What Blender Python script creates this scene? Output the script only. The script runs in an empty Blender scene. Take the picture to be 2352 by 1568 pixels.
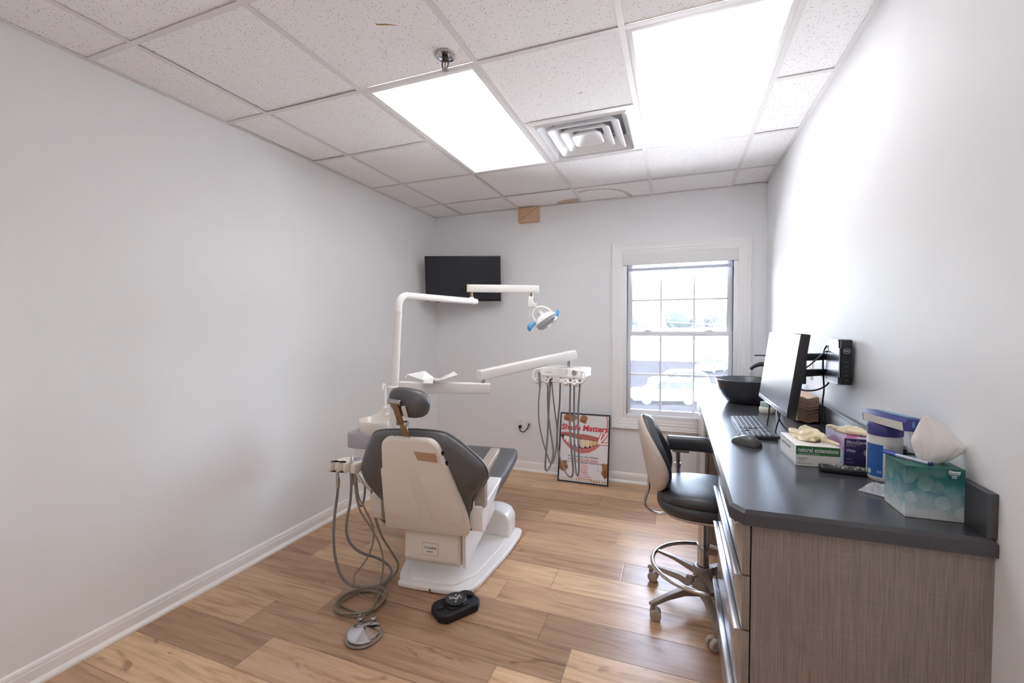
# dental treatment room
import bpy, bmesh, math, random
from mathutils import Matrix, Vector, noise
from math import sin, cos, pi, radians

random.seed(7)
SC = bpy.context.scene
COL = SC.collection

# ------------------------------------------------------------------ camera
F_PX, YAW, PIT, ROL = 1002.37, 0.3618, -0.0314, -0.004
CAM = Vector((0, 0, 1.3815))
_fw = Vector((-sin(YAW) * cos(PIT), cos(YAW) * cos(PIT), sin(PIT)))
_rt0 = Vector((cos(YAW), sin(YAW), 0))
_up0 = _rt0.cross(_fw)
_rt = _rt0 * cos(ROL) + _up0 * sin(ROL)
_up = -_rt0 * sin(ROL) + _up0 * cos(ROL)
cam = bpy.data.cameras.new('camera')
cam.sensor_width = 36.0
cam.lens = F_PX / 2352 * 36.0
cam.clip_start = 0.02
cam.clip_end = 400
camo = bpy.data.objects.new('camera', cam)
camo.matrix_world = Matrix((( _rt.x, _up.x, -_fw.x, CAM.x), (_rt.y, _up.y, -_fw.y, CAM.y),
                            (_rt.z, _up.z, -_fw.z, CAM.z), (0, 0, 0, 1)))
COL.objects.link(camo)
SC.camera = camo


def P(u, v, d):
    """survey point: a sight line through (u, v) of the photo taken at distance d"""
    return CAM + (_fw + _rt * ((u - 1176) / F_PX) - _up * ((v - 784) / F_PX)) * d


# ------------------------------------------------------------------ helpers
def lin(c):
    return tuple(((x / 255) / 12.92 if x / 255 <= 0.04045 else ((x / 255 + 0.055) / 1.055) ** 2.4) for x in c)


def mat(name, rgb, rough=0.5, metal=0.0, spec=0.5, coat=0.0, alpha=None, emit=None, trans=0.0):
    m = bpy.data.materials.new(name)
    m.use_nodes = True
    b = m.node_tree.nodes['Principled BSDF']
    b.inputs['Base Color'].default_value = (*lin(rgb), 1)
    b.inputs['Roughness'].default_value = rough
    b.inputs['Metallic'].default_value = metal
    b.inputs['Specular IOR Level'].default_value = spec
    b.inputs['Coat Weight'].default_value = coat
    b.inputs['Transmission Weight'].default_value = trans
    if emit:
        b.inputs['Emission Color'].default_value = (*emit[0], 1)
        b.inputs['Emission Strength'].default_value = emit[1]
    return m


class NT:
    """small node-graph writer"""
    def __init__(s, m):
        s.t = m.node_tree
        s.b = s.t.nodes['Principled BSDF']

    def n(s, typ, **kw):
        nd = s.t.nodes.new(typ)
        for k, v in kw.items():
            setattr(nd, k, v)
        return nd

    def l(s, a, b):
        s.t.links.new(a, b)

    def math(s, op, a, b=None, c=None, clamp=False):
        nd = s.n('ShaderNodeMath', operation=op)
        nd.use_clamp = clamp
        for i, x in enumerate((a, b, c)):
            if x is None:
                continue
            if isinstance(x, (int, float)):
                nd.inputs[i].default_value = x
            else:
                s.l(x, nd.inputs[i])
        return nd.outputs[0]

    def ramp(s, fac, stops, interp='LINEAR'):
        nd = s.n('ShaderNodeValToRGB')
        nd.color_ramp.interpolation = interp
        el = nd.color_ramp.elements
        while len(el) < len(stops):
            el.new(0.5)
        for e, (p, c) in zip(el, stops):
            e.position = p
            e.color = (*c, 1) if len(c) == 3 else c
        s.l(fac, nd.inputs[0])
        return nd.outputs[0]

    def mix(s, fac, a, b, mode='MIX'):
        nd = s.n('ShaderNodeMix', data_type='RGBA', blend_type=mode)
        for i, x in ((0, fac), (6, a), (7, b)):
            if isinstance(x, (int, float)):
                nd.inputs[i].default_value = x
            elif isinstance(x, tuple):
                nd.inputs[i].default_value = (*x, 1) if len(x) == 3 else x
            else:
                s.l(x, nd.inputs[i])
        return nd.outputs[2]

    def coord(s, kind='Object', scale=None, loc=None):
        c = s.n('ShaderNodeTexCoord').outputs[kind]
        if scale or loc:
            mp = s.n('ShaderNodeMapping')
            if scale:
                mp.inputs['Scale'].default_value = scale
            if loc:
                mp.inputs['Location'].default_value = loc
            s.l(c, mp.inputs[0])
            c = mp.outputs[0]
        return c

    def noise(s, vec, scale, detail=3, rough=0.5, dist=0.0):
        nd = s.n('ShaderNodeTexNoise')
        nd.inputs['Scale'].default_value = scale
        nd.inputs['Detail'].default_value = detail
        nd.inputs['Roughness'].default_value = rough
        nd.inputs['Distortion'].default_value = dist
        if vec is not None:
            s.l(vec, nd.inputs['Vector'])
        return nd.outputs[0]

    def bump(s, h, strength=0.2, dist=0.01):
        nd = s.n('ShaderNodeBump')
        nd.inputs['Strength'].default_value = strength
        nd.inputs['Distance'].default_value = dist
        s.l(h, nd.inputs['Height'])
        s.l(nd.outputs[0], s.b.inputs['Normal'])


def catmull(pts, n=6, closed=False):
    pts = [Vector(p) for p in pts]
    out = []
    N = len(pts)
    rng = range(N) if closed else range(N - 1)
    for i in rng:
        if closed:
            p0, p1, p2, p3 = pts[i - 1], pts[i], pts[(i + 1) % N], pts[(i + 2) % N]
        else:
            p0 = pts[i - 1] if i else pts[0] * 2 - pts[1]
            p1, p2 = pts[i], pts[i + 1]
            p3 = pts[i + 2] if i + 2 < N else pts[-1] * 2 - pts[-2]
        for k in range(n):
            t = k / n
            out.append(0.5 * ((2 * p1) + (p2 - p0) * t + (2 * p0 - 5 * p1 + 4 * p2 - p3) * t * t
                              + (3 * p1 - p0 - 3 * p2 + p3) * t ** 3))
    if not closed:
        out.append(pts[-1])
    return out


def roundpoly(pts, r, n=4):
    """2-D polygon with rounded corners; r a number or one per corner"""
    out = []
    N = len(pts)
    for i, p in enumerate(pts):
        rr = r[i] if isinstance(r, (list, tuple)) else r
        p = Vector(p)
        a, b = Vector(pts[i - 1]) - p, Vector(pts[(i + 1) % N]) - p
        rr = min(rr, a.length * 0.49, b.length * 0.49)
        if rr < 1e-5:
            out.append(p)
            continue
        a, b = p + a.normalized() * rr, p + b.normalized() * rr
        for k in range(n + 1):
            t = k / n
            out.append((1 - t) ** 2 * a + 2 * t * (1 - t) * p + t * t * b)
    return [tuple(v) for v in out]


def inset(pts, d):
    """offset a closed 2-D outline inwards by d (ccw)"""
    N = len(pts)
    out = []
    for i in range(N):
        a, p, b = Vector(pts[i - 1]), Vector(pts[i]), Vector(pts[(i + 1) % N])
        e1, e2 = (p - a), (b - p)
        if e1.length < 1e-7 or e2.length < 1e-7:
            out.append(tuple(p))
            continue
        n1 = Vector((-e1.y, e1.x)).normalized()
        n2 = Vector((-e2.y, e2.x)).normalized()
        n = n1 + n2
        if n.length < 1e-5:
            n = n1
        n.normalize()
        k = max(0.5, n.dot(n1))
        out.append(tuple(p + n * (d / k)))
    return out


def frame(o, x, z):
    """matrix with x axis ~x, z axis ~z (orthogonalised), origin o"""
    z = Vector(z).normalized()
    x = Vector(x)
    x = (x - z * x.dot(z)).normalized()
    y = z.cross(x)
    o = Vector(o)
    return Matrix(((x.x, y.x, z.x, o.x), (x.y, y.y, z.y, o.y), (x.z, y.z, z.z, o.z), (0, 0, 0, 1)))


def framex(o, x, zh):
    """like frame, but x is exact and z only a hint"""
    x = Vector(x).normalized()
    z = Vector(zh)
    z = (z - x * z.dot(x)).normalized()
    return frame(o, x, z)


def T(*v):
    return Matrix.Translation(Vector(v))


def RZ(a):
    return Matrix.Rotation(a, 4, 'Z')


def RX(a):
    return Matrix.Rotation(a, 4, 'X')


def RY(a):
    return Matrix.Rotation(a, 4, 'Y')


class MB:
    def __init__(s):
        s.bm = bmesh.new()
        s.mi = 0

    def join(s, src, M=None):
        if M is not None:
            bmesh.ops.transform(src, matrix=M, verts=src.verts)
        vm = {}
        for v in src.verts:
            vm[v] = s.bm.verts.new(v.co)
        for f in src.faces:
            try:
                nf = s.bm.faces.new([vm[v] for v in f.verts])
                nf.material_index = s.mi
            except ValueError:
                pass
        src.free()
        return s

    def box(s, c, size, M=None, bev=0.0, seg=2):
        b = bmesh.new()
        bmesh.ops.create_cube(b, size=1)
        bmesh.ops.scale(b, vec=Vector(size), verts=b.verts)
        if bev > 0:
            bmesh.ops.bevel(b, geom=b.edges[:], offset=min(bev, min(size) * 0.48), segments=seg,
                            affect='EDGES', profile=0.5)
        bmesh.ops.translate(b, vec=Vector(c), verts=b.verts)
        return s.join(b, M)

    def bb(s, lo, hi, M=None, bev=0.0, seg=2):
        lo, hi = Vector(lo), Vector(hi)
        return s.box((lo + hi) / 2, [abs(x) for x in (hi - lo)], M, bev, seg)

    def loft(s, rings, M=None, cap=(True, True), closed=True):
        b = bmesh.new()
        R = [[b.verts.new(Vector(p)) for p in r] for r in rings]
        n = len(R[0])
        for i in range(len(R) - 1):
            for k in range(n if closed else n - 1):
                k2 = (k + 1) % n
                try:
                    b.faces.new((R[i][k], R[i][k2], R[i + 1][k2], R[i + 1][k]))
                except ValueError:
                    pass
        if cap[0] and closed:
            b.faces.new(R[0][::-1])
        if cap[1] and closed:
            b.faces.new(R[-1])
        bmesh.ops.recalc_face_normals(b, faces=b.faces)
        return s.join(b, M)

    def prism(s, pts, z0, z1, M=None, bev=0.0, seg=3):
        """2-D outline (ccw) between z0 and z1 with a rounded rim"""
        area = sum(pts[i - 1][0] * pts[i][1] - pts[i][0] * pts[i - 1][1] for i in range(len(pts)))
        if area < 0:
            pts = pts[::-1]
        rings = []
        if bev > 0:
            for k in range(seg + 1):
                a = k / seg * pi / 2
                q = inset(pts, bev * (1 - sin(a)))
                rings.append([(x, y, z0 + bev * (1 - cos(a))) for x, y in q])
            for k in range(seg, -1, -1):
                a = k / seg * pi / 2
                q = inset(pts, bev * (1 - sin(a)))
                rings.append([(x, y, z1 - bev * (1 - cos(a))) for x, y in q])
        else:
            rings = [[(x, y, z0) for x, y in pts], [(x, y, z1) for x, y in pts]]
        return s.loft(rings, M)

    def tube(s, pts, r, seg=10, n=6, smooth=True, closed=False, M=None, cap=True):
        """round tube along a path; r a number or one radius per control point"""
        if isinstance(r, (list, tuple)):
            rr = catmull([(x, 0, 0) for x in r], n, closed) if smooth else [Vector((x, 0, 0)) for x in r]
            rr = [max(1e-4, v.x) for v in rr]
        p = catmull(pts, n, closed) if smooth else [Vector(q) for q in pts]
        if not isinstance(r, (list, tuple)):
            rr = [r] * len(p)
        N = len(p)
        t0 = (p[1] - p[0]).normalized()
        up = Vector((0, 0, 1)) if abs(t0.z) < 0.9 else Vector((1, 0, 0))
        nx = (up - t0 * up.dot(t0)).normalized()
        rings = []
        for i in range(N):
            if closed:
                t = p[(i + 1) % N] - p[i - 1]
            else:
                t = p[min(i + 1, N - 1)] - p[max(i - 1, 0)]
            if t.length < 1e-9:
                t = t0
            t = t.normalized()
            nx = nx - t * nx.dot(t)
            nx = nx.normalized() if nx.length > 1e-6 else Vector((1, 0, 0))
            ny = t.cross(nx)
            rings.append([p[i] + (nx * cos(2 * pi * k / seg) + ny * sin(2 * pi * k / seg)) * rr[i] for k in range(seg)])
        if closed:
            rings.append(rings[0])
        return s.loft(rings, M, (cap and not closed, cap and not closed))

    def cyl(s, a, b, r, seg=20, r2=None, bev=0.0):
        a, b = Vector(a), Vector(b)
        L = (b - a).length
        d = b - a
        x = Vector((1, 0, 0)) if abs(d.normalized().x) < 0.9 else Vector((0, 1, 0))
        r2 = r if r2 is None else r2
        pr = [(0, 0), (r - bev, 0), (r, bev), (r2, L - bev), (r2 - bev, L), (0, L)] if bev else [(0, 0), (r, 0), (r2, L), (0, L)]
        return s.lathe(pr, seg, frame(a, x, d))

    def lathe(s, prof, seg=24, M=None, sx=1.0, sy=1.0):
        b = bmesh.new()
        rings = []
        for r, z in prof:
            if r < 1e-6:
                rings.append([b.verts.new((0, 0, z))])
            else:
                rings.append([b.verts.new((r * sx * cos(2 * pi * k / seg), r * sy * sin(2 * pi * k / seg), z)) for k in range(seg)])
        for A, B in zip(rings, rings[1:]):
            for k in range(seg):
                k2 = (k + 1) % seg
                if len(A) == 1 and len(B) == 1:
                    continue
                if len(A) == 1:
                    b.faces.new((A[0], B[k2], B[k]))
                elif len(B) == 1:
                    b.faces.new((A[k], A[k2], B[0]))
                else:
                    b.faces.new((A[k], A[k2], B[k2], B[k]))
        bmesh.ops.recalc_face_normals(b, faces=b.faces)
        return s.join(b, M)

    def ball(s, c, r, M=None, sub=3, sc=(1, 1, 1)):
        b = bmesh.new()
        bmesh.ops.create_icosphere(b, subdivisions=sub, radius=1)
        rr = (r, r, r) if isinstance(r, (int, float)) else r
        bmesh.ops.scale(b, vec=Vector(rr), verts=b.verts)
        bmesh.ops.translate(b, vec=Vector(c), verts=b.verts)
        return s.join(b, M)

    def poly(s, pts, M=None, z=0.0):
        b = bmesh.new()
        vs = [b.verts.new((p[0], p[1], p[2] if len(p) > 2 else z)) for p in pts]
        b.faces.new(vs)
        return s.join(b, M)

    def text(s, body, size, M, align='CENTER', bold=0.0, shear=0.0, ext=0.0002, width=None, spacing=1.0):
        cu = bpy.data.curves.new('t', 'FONT')
        cu.body = body
        cu.size = size
        cu.align_x = align
        cu.align_y = 'CENTER'
        cu.offset = bold
        cu.shear = shear
        cu.extrude = ext
        cu.space_character = spacing
        cu.resolution_u = 3
        o = bpy.data.objects.new('t', cu)
        COL.objects.link(o)
        dg = bpy.context.evaluated_depsgraph_get()
        me = bpy.data.meshes.new_from_object(o.evaluated_get(dg))
        b = bmesh.new()
        b.from_mesh(me)
        bpy.data.objects.remove(o)
        bpy.data.curves.remove(cu)
        bpy.data.meshes.remove(me)
        if width and b.verts:
            xs = [v.co.x for v in b.verts]
            k = width / max(1e-6, max(xs) - min(xs))
            bmesh.ops.scale(b, vec=Vector((k, 1, 1)), verts=b.verts)
        return s.join(b, M)

    def build(s, name, mats, parent=None, M=None, smooth=35, keep=False):
        if not isinstance(mats, (list, tuple)):
            mats = [mats]
        if M is not None:
            s.bm.transform(M)
        me = bpy.data.meshes.new(name)
        bmesh.ops.remove_doubles(s.bm, verts=s.bm.verts, dist=1e-6)
        s.bm.to_mesh(me)
        s.bm.free()
        for m in mats:
            me.materials.append(m)
        if smooth:
            me.shade_smooth()
            me.set_sharp_from_angle(angle=radians(smooth))
        o = bpy.data.objects.new(name, me)
        COL.objects.link(o)
        if not keep and len(me.vertices):
            lo = [min(v.co[i] for v in me.vertices) for i in range(3)]
            hi = [max(v.co[i] for v in me.vertices) for i in range(3)]
            c = Vector(((lo[0] + hi[0]) / 2, (lo[1] + hi[1]) / 2, lo[2]))
            me.transform(Matrix.Translation(-c))
            o.location = c
        if parent is not None:
            o.parent = parent
            w = parent.matrix_basis.copy()
            q = parent.parent
            o.matrix_parent_inverse = WORLD.get(parent.name, w).inverted()
        WORLD[o.name] = Matrix.Translation(o.location)
        return o


WORLD = {}


def tag(o, label, cat, group=None, kind=None):
    o['label'] = label
    o['category'] = cat
    if group:
        o['group'] = group
    if kind:
        o['kind'] = kind
    return o


def thing(name, loc, label, cat, group=None):
    o = bpy.data.objects.new(name, None)
    o.empty_display_size = 0.05
    COL.objects.link(o)
    o.location = loc
    WORLD[o.name] = Matrix.Translation(Vector(loc))
    return tag(o, label, cat, group)


def structure(o):
    o['kind'] = 'structure'
    return o


def copy_thing(root, offset, M=None):
    """copy of a thing with copies of its parts and sub-parts"""
    def rec(o, par):
        c = o.copy()
        COL.objects.link(c)
        if par is not None:
            c.parent = par
        for ch in o.children:
            rec(ch, c)
        return c
    c = rec(root, None)
    c.matrix_basis = (M if M is not None else T(*offset)) @ root.matrix_basis
    return c
SKYK, SKYS, SUNE, EXPO = 0.25, 5.0, 11.0, 2.15

# ------------------------------------------------------------------ room measures (metres)
XL, XR, YB, YF, H = -2.3401, 0.6596, 3.9665, -0.9, 2.515
GX = [-2.0338 + i * 0.6096 for i in range(5)]
GY = [1.1233 + i * 0.6096 for i in range(-6, 5)]
CT = 0.914                       # counter top

# ------------------------------------------------------------------ materials
def m_wall(name, rgb):
    m = mat(name, rgb, 0.6, spec=0.3)
    g = NT(m)
    c = g.coord('Object')
    g.bump(g.noise(c, 240, 2), 0.06, 0.002)
    return m


WALL = m_wall('wall_paint', (233, 234, 236))
TRIMW = mat('trim_white', (238, 237, 236), 0.35)
WINW = mat('window_vinyl', (236, 237, 240), 0.3)


def m_floor():
    m = mat('plank_floor', (150, 110, 75), 0.3, spec=0.5)
    g = NT(m)
    sep = g.n('ShaderNodeSeparateXYZ')
    g.l(g.coord('Object'), sep.inputs[0])
    x, y = sep.outputs[0], sep.outputs[1]
    W, L = 0.195, 1.22
    row = g.math('FLOOR', g.math('DIVIDE', g.math('ADD', y, 10 - 0.105 + 0.195), W))
    fy = g.math('FRACT', g.math('DIVIDE', g.math('ADD', y, 10 - 0.105 + 0.195), W))
    wn = g.n('ShaderNodeTexWhiteNoise', noise_dimensions='1D')
    g.l(row, wn.inputs['W'])
    xo = g.math('ADD', g.math('DIVIDE', x, L), g.math('MULTIPLY_ADD', wn.outputs[0], 5.0, 20.0))
    colm = g.math('FLOOR', xo)
    fx = g.math('FRACT', xo)
    cv = g.n('ShaderNodeCombineXYZ')
    g.l(row, cv.inputs[0]); g.l(colm, cv.inputs[1])
    w2 = g.n('ShaderNodeTexWhiteNoise', noise_dimensions='3D')
    g.l(cv.outputs[0], w2.inputs[0])
    rnd = w2.outputs[0]
    # grain, stretched along the plank and shifted per plank
    gv = g.n('ShaderNodeCombineXYZ')
    g.l(g.math('MULTIPLY', x, 1.2), gv.inputs[0])
    g.l(g.math('MULTIPLY', y, 16.0), gv.inputs[1])
    g.l(g.math('MULTIPLY', rnd, 37.0), gv.inputs[2])
    n1 = g.noise(gv.outputs[0], 1.9, 6, 0.62, 0.9)
    gv2 = g.n('ShaderNodeCombineXYZ')
    g.l(g.math('MULTIPLY', x, 3.0), gv2.inputs[0])
    g.l(g.math('MULTIPLY', y, 90.0), gv2.inputs[1])
    g.l(g.math('MULTIPLY', rnd, 91.0), gv2.inputs[2])
    n2 = g.noise(gv2.outputs[0], 2.0, 4, 0.6)
    gv3 = g.n('ShaderNodeCombineXYZ')
    g.l(g.math('MULTIPLY', x, 2.2), gv3.inputs[0])
    g.l(g.math('MULTIPLY', y, 6.5), gv3.inputs[1])
    g.l(g.math('MULTIPLY', rnd, 53.0), gv3.inputs[2])
    n3 = g.noise(gv3.outputs[0], 1.3, 3, 0.5, 2.0)
    base = g.ramp(rnd, [(0.0, lin((176, 144, 119))), (0.25, lin((204, 171, 140))), (0.6, lin((226, 193, 157))), (1.0, lin((238, 206, 169)))])
    tone = g.ramp(n1, [(0.28, lin((176, 150, 130))), (0.5, lin((234, 224, 214))), (0.72, (1.0, 0.99, 0.97))])
    c = g.mix(0.85, base, tone, 'MULTIPLY')
    fine = g.ramp(n2, [(0.3, (0.8, 0.78, 0.76)), (0.7, (1.05, 1.05, 1.05))])
    c = g.mix(0.6, c, fine, 'MULTIPLY')
    knot = g.ramp(n3, [(0.24, (0.42, 0.34, 0.28)), (0.33, (1, 1, 1))])
    c = g.mix(0.75, c, knot, 'MULTIPLY')
    ey = g.math('MINIMUM', fy, g.math('SUBTRACT', 1.0, fy))
    ex = g.math('MULTIPLY', g.math('MINIMUM', fx, g.math('SUBTRACT', 1.0, fx)), L / W)
    e = g.math('MINIMUM', ex, ey)
    seam = g.ramp(e, [(0.004, (0.5, 0.46, 0.43)), (0.012, (1, 1, 1))])
    c = g.mix(0.9, c, seam, 'MULTIPLY')
    g.l(c, g.b.inputs['Base Color'])
    rr = g.math('MULTIPLY_ADD', n2, 0.14, 0.24)
    g.l(rr, g.b.inputs['Roughness'])
    hgt = g.math('MULTIPLY_ADD', g.ramp(e, [(0.0, (0, 0, 0)), (0.02, (1, 1, 1))]), 1.0, g.math('MULTIPLY', n2, 0.12))
    g.bump(hgt, 0.25, 0.002)
    return m


FLOOR = m_floor()


def m_tile():
    m = mat('ceiling_tile', (236, 233, 231), 0.9, spec=0.1)
    g = NT(m)
    c = g.coord('Object')
    v = g.n('ShaderNodeTexVoronoi')
    v.inputs['Scale'].default_value = 105
    g.l(c, v.inputs['Vector'])
    pit = g.ramp(v.outputs[0], [(0.16, (0, 0, 0)), (0.24, (1, 1, 1))])
    n = g.noise(c, 60, 2)
    sel = g.ramp(n, [(0.46, (0, 0, 0)), (0.54, (1, 1, 1))])
    k = g.math('MAXIMUM', pit, sel)
    big = g.noise(c, 300, 3)
    col = g.mix(k, lin((150, 143, 140)), lin((244, 243, 243)))
    col = g.mix(0.12, col, g.ramp(big, [(0.3, (0.6, 0.6, 0.6)), (0.7, (1, 1, 1))]), 'MULTIPLY')
    g.l(col, g.b.inputs['Base Color'])
    g.bump(k, 0.35, 0.002)
    return m


TILE = m_tile()
GRID = mat('ceiling_grid_paint', (222, 219, 218), 0.45)
LFRAME = mat('light_frame_paint', (236, 235, 234), 0.45)
STAIN = mat('water_stain', (206, 186, 168), 0.9, spec=0.1)
STAIN2 = mat('water_stain_edge', (212, 203, 192), 0.9, spec=0.1)
SCRATCH = mat('rust_scratch', (150, 112, 60), 0.9)
PANEL = mat('light_diffuser', (255, 255, 255), 0.5, emit=((0.975, 0.985, 1.0), 1.12))
VENTW = mat('vent_white', (244, 244, 245), 0.4)
DUCT = mat('duct_dark', (60, 64, 78), 0.5)
CHROME = mat('chrome', (205, 205, 208), 0.12, metal=1.0)
STEEL = mat('brushed_steel', (180, 176, 172), 0.28, metal=1.0)
DSTEEL = mat('brown_reflection_chrome', (158, 140, 118), 0.25, metal=1.0)  # brown tint stands in for surroundings mirrored in the headrest chrome
WPLA = mat('ivory_plastic', (226, 217, 207), 0.38)
WENA = mat('white_enamel', (240, 238, 235), 0.25)
CERA = mat('cuspidor_ceramic', (236, 230, 222), 0.12, coat=0.5)
GREYP = mat('grey_plastic', (160, 156, 160), 0.4)
BEIGEP = mat('beige_plastic', (172, 160, 150), 0.45)
BLACKP = mat('black_plastic', (28, 29, 33), 0.4)
RUBBER = mat('black_rubber', (22, 22, 24), 0.6)
HOSE = mat('grey_hose', (128, 126, 126), 0.42)
HOSE2 = mat('olive_hose', (128, 118, 100), 0.45)
BLUEF = mat('blue_barrier_film', (96, 168, 218), 0.3)
CLEARP = mat('clear_acrylic', (205, 206, 212), 0.15, trans=0.4)
TANBOX = mat('tan_cover', (206, 172, 138), 0.6)
TAPE = mat('tan_label_tape', (184, 148, 116), 0.6)
INK = mat('print_black', (48, 48, 52), 0.6)
INKG = mat('print_grey', (120, 120, 124), 0.6)
INKW = mat('print_white', (236, 238, 240), 0.6)
INKB = mat('print_blue', (52, 98, 128), 0.6)
DARKGAP = mat('dark_gap', (16, 16, 18), 0.8)
SCREEN = mat('screen_glass', (16, 18, 32), 0.09, spec=0.5)
BEZEL = mat('screen_bezel', (26, 27, 32), 0.35)


def m_vinyl(name, rgb, rough=0.36):
    m = mat(name, rgb, rough, spec=0.75)
    g = NT(m)
    c = g.coord('Object')
    g.bump(g.noise(c, 420, 3), 0.12, 0.001)
    return m


VINYL = m_vinyl('charcoal_vinyl', (84, 83, 85), 0.36)
BLKVIN = m_vinyl('black_vinyl', (46, 47, 53), 0.42)
SHELL = mat('stool_shell', (196, 183, 172), 0.5)
GREYMET = mat('grey_cast_metal', (150, 140, 132), 0.4, metal=0.25)


def m_counter():
    m = mat('dark_laminate', (66, 66, 71), 0.36, spec=0.75)
    g = NT(m)
    c = g.coord('Object')
    n = g.noise(c, 900, 2, 0.5)
    g.l(g.mix(1.0, lin((60, 60, 65)), g.ramp(n, [(0.3, (0.0, 0.0, 0.0)), (0.7, (0.010, 0.010, 0.011))]), 'ADD'), g.b.inputs['Base Color'])
    g.b.inputs['Roughness'].default_value = 0.25
    return m


COUNTER = m_counter()
EDGE = mat('laminate_edge', (74, 71, 70), 0.4)


def m_linen():
    m = mat('linen_laminate', (116, 105, 98), 0.2, spec=0.6)
    g = NT(m)
    c = g.coord('Object')
    mp = g.n('ShaderNodeMapping'); mp.inputs['Scale'].default_value = (230, 230, 6)
    g.l(c, mp.inputs[0])
    mp2 = g.n('ShaderNodeMapping'); mp2.inputs['Scale'].default_value = (14, 14, 230)
    g.l(c, mp2.inputs[0])
    n1 = g.noise(mp.outputs[0], 1.6, 4, 0.6)
    n2 = g.noise(mp2.outputs[0], 1.2, 3, 0.6)
    n3 = g.noise(c, 5, 2)
    col = g.ramp(n1, [(0.3, lin((126, 115, 108))), (0.7, lin((152, 141, 132)))])
    col = g.mix(0.5, col, g.ramp(n2, [(0.3, (0.84, 0.84, 0.84)), (0.7, (1.1, 1.09, 1.08))]), 'MULTIPLY')
    col = g.mix(0.25, col, g.ramp(n3, [(0.35, (0.82, 0.8, 0.78)), (0.65, (1.1, 1.1, 1.1))]), 'MULTIPLY')
    g.l(col, g.b.inputs['Base Color'])
    return m


LINEN = m_linen()


def m_glass():
    m = bpy.data.materials.new('window_glass')
    m.use_nodes = True
    t = m.node_tree
    t.nodes.clear()
    out = t.nodes.new('ShaderNodeOutputMaterial')
    tr = t.nodes.new('ShaderNodeBsdfTransparent')
    tr.inputs[0].default_value = (0.97, 0.98, 1.0, 1)
    tl = t.nodes.new('ShaderNodeBsdfTranslucent')
    tl.inputs[0].default_value = (0.9, 0.93, 1.0, 1)
    gl = t.nodes.new('ShaderNodeBsdfGlossy')
    gl.inputs['Roughness'].default_value = 0.02
    m1 = t.nodes.new('ShaderNodeMixShader')
    m1.inputs[0].default_value = 0.018  # thin milky share stands in for glare haze over the view
    m2 = t.nodes.new('ShaderNodeMixShader')
    fr = t.nodes.new('ShaderNodeFresnel')
    fr.inputs[0].default_value = 1.25
    t.links.new(tr.outputs[0], m1.inputs[1]); t.links.new(tl.outputs[0], m1.inputs[2])
    t.links.new(fr.outputs[0], m2.inputs[0]); t.links.new(m1.outputs[0], m2.inputs[1]); t.links.new(gl.outputs[0], m2.inputs[2])
    t.links.new(m2.outputs[0], out.inputs[0])
    return m


GLASS = m_glass()


def m_film(name, rgb, opac):
    m = bpy.data.materials.new(name)
    m.use_nodes = True
    t = m.node_tree
    b = t.nodes['Principled BSDF']
    b.inputs['Base Color'].default_value = (*lin(rgb), 1)
    b.inputs['Roughness'].default_value = 0.15
    b.inputs['Alpha'].default_value = opac
    return m


FILM = m_film('clear_plastic_film', (225, 228, 232), 0.35)
SHADE = m_film('shade_fabric', (226, 228, 236), 0.75)

# ------------------------------------------------------------------ room shell
m = MB(); m.bb((XL - .12, YF - .12, -.1), (XR + .12, YB + .14, 0)); structure(m.build('floor', FLOOR, keep=True))
m = MB(); m.bb((XL - .12, YF, -.1), (XL, YB, H + .25)); structure(m.build('wall_left', WALL, keep=True))
m = MB(); m.bb((XR, YF, -.1), (XR + .12, YB, H + .25)); structure(m.build('wall_right', WALL, keep=True))
m = MB(); m.bb((XL - .12, YF - .12, -.1), (XR + .12, YF, H + .25)); structure(m.build('wall_front', WALL, keep=True))
WX0, WX1, WZ0, WZ1 = -0.451, 0.461, 0.578, 2.02
m = MB()
m.bb((XL - .12, YB, -.1), (WX0, YB + .14, H + .25)); m.bb((WX1, YB, -.1), (XR + .12, YB + .14, H + .25))
m.bb((WX0, YB, -.1), (WX1, YB + .14, WZ0)); m.bb((WX0, YB, WZ1), (WX1, YB + .14, H + .25))
structure(m.build('wall_back', WALL, keep=True))

# ceiling: lay-in tiles above a grid of tees
LIGHTS = [(1, 2, 7, 9), (3, 4, 7, 9), (2, 3, 3, 5)]      # column a..b, row a..b; the last is an added, unseen fill panel
m = MB()
xs = [XL] + GX + [XR]
ys = [YF] + GY + [YB]
YV = (GY[8], GY[9])
for i in range(len(xs) - 1):
    for j in range(len(ys) - 1):
        cx, cy = (xs[i] + xs[i + 1]) / 2, (ys[j] + ys[j + 1]) / 2
        inl = any(GX[a] < cx < GX[b] and GY[c] < cy < GY[d] for a, b, c, d in LIGHTS)
        inv = GX[2] < cx < GX[3] and YV[0] < cy < YV[1]
        if inl or inv:
            continue
        dz = 0.0035 if (i * 7 + j * 3) % 4 else 0.006
        m.bb((xs[i] + .0105, ys[j] + .0105, H + dz), (xs[i + 1] - .0105, ys[j + 1] - .0105, H + .03))
m.bb((XL - .1, YF - .1, H + .24), (XR + .1, YB + .1, H + .26))
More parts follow.
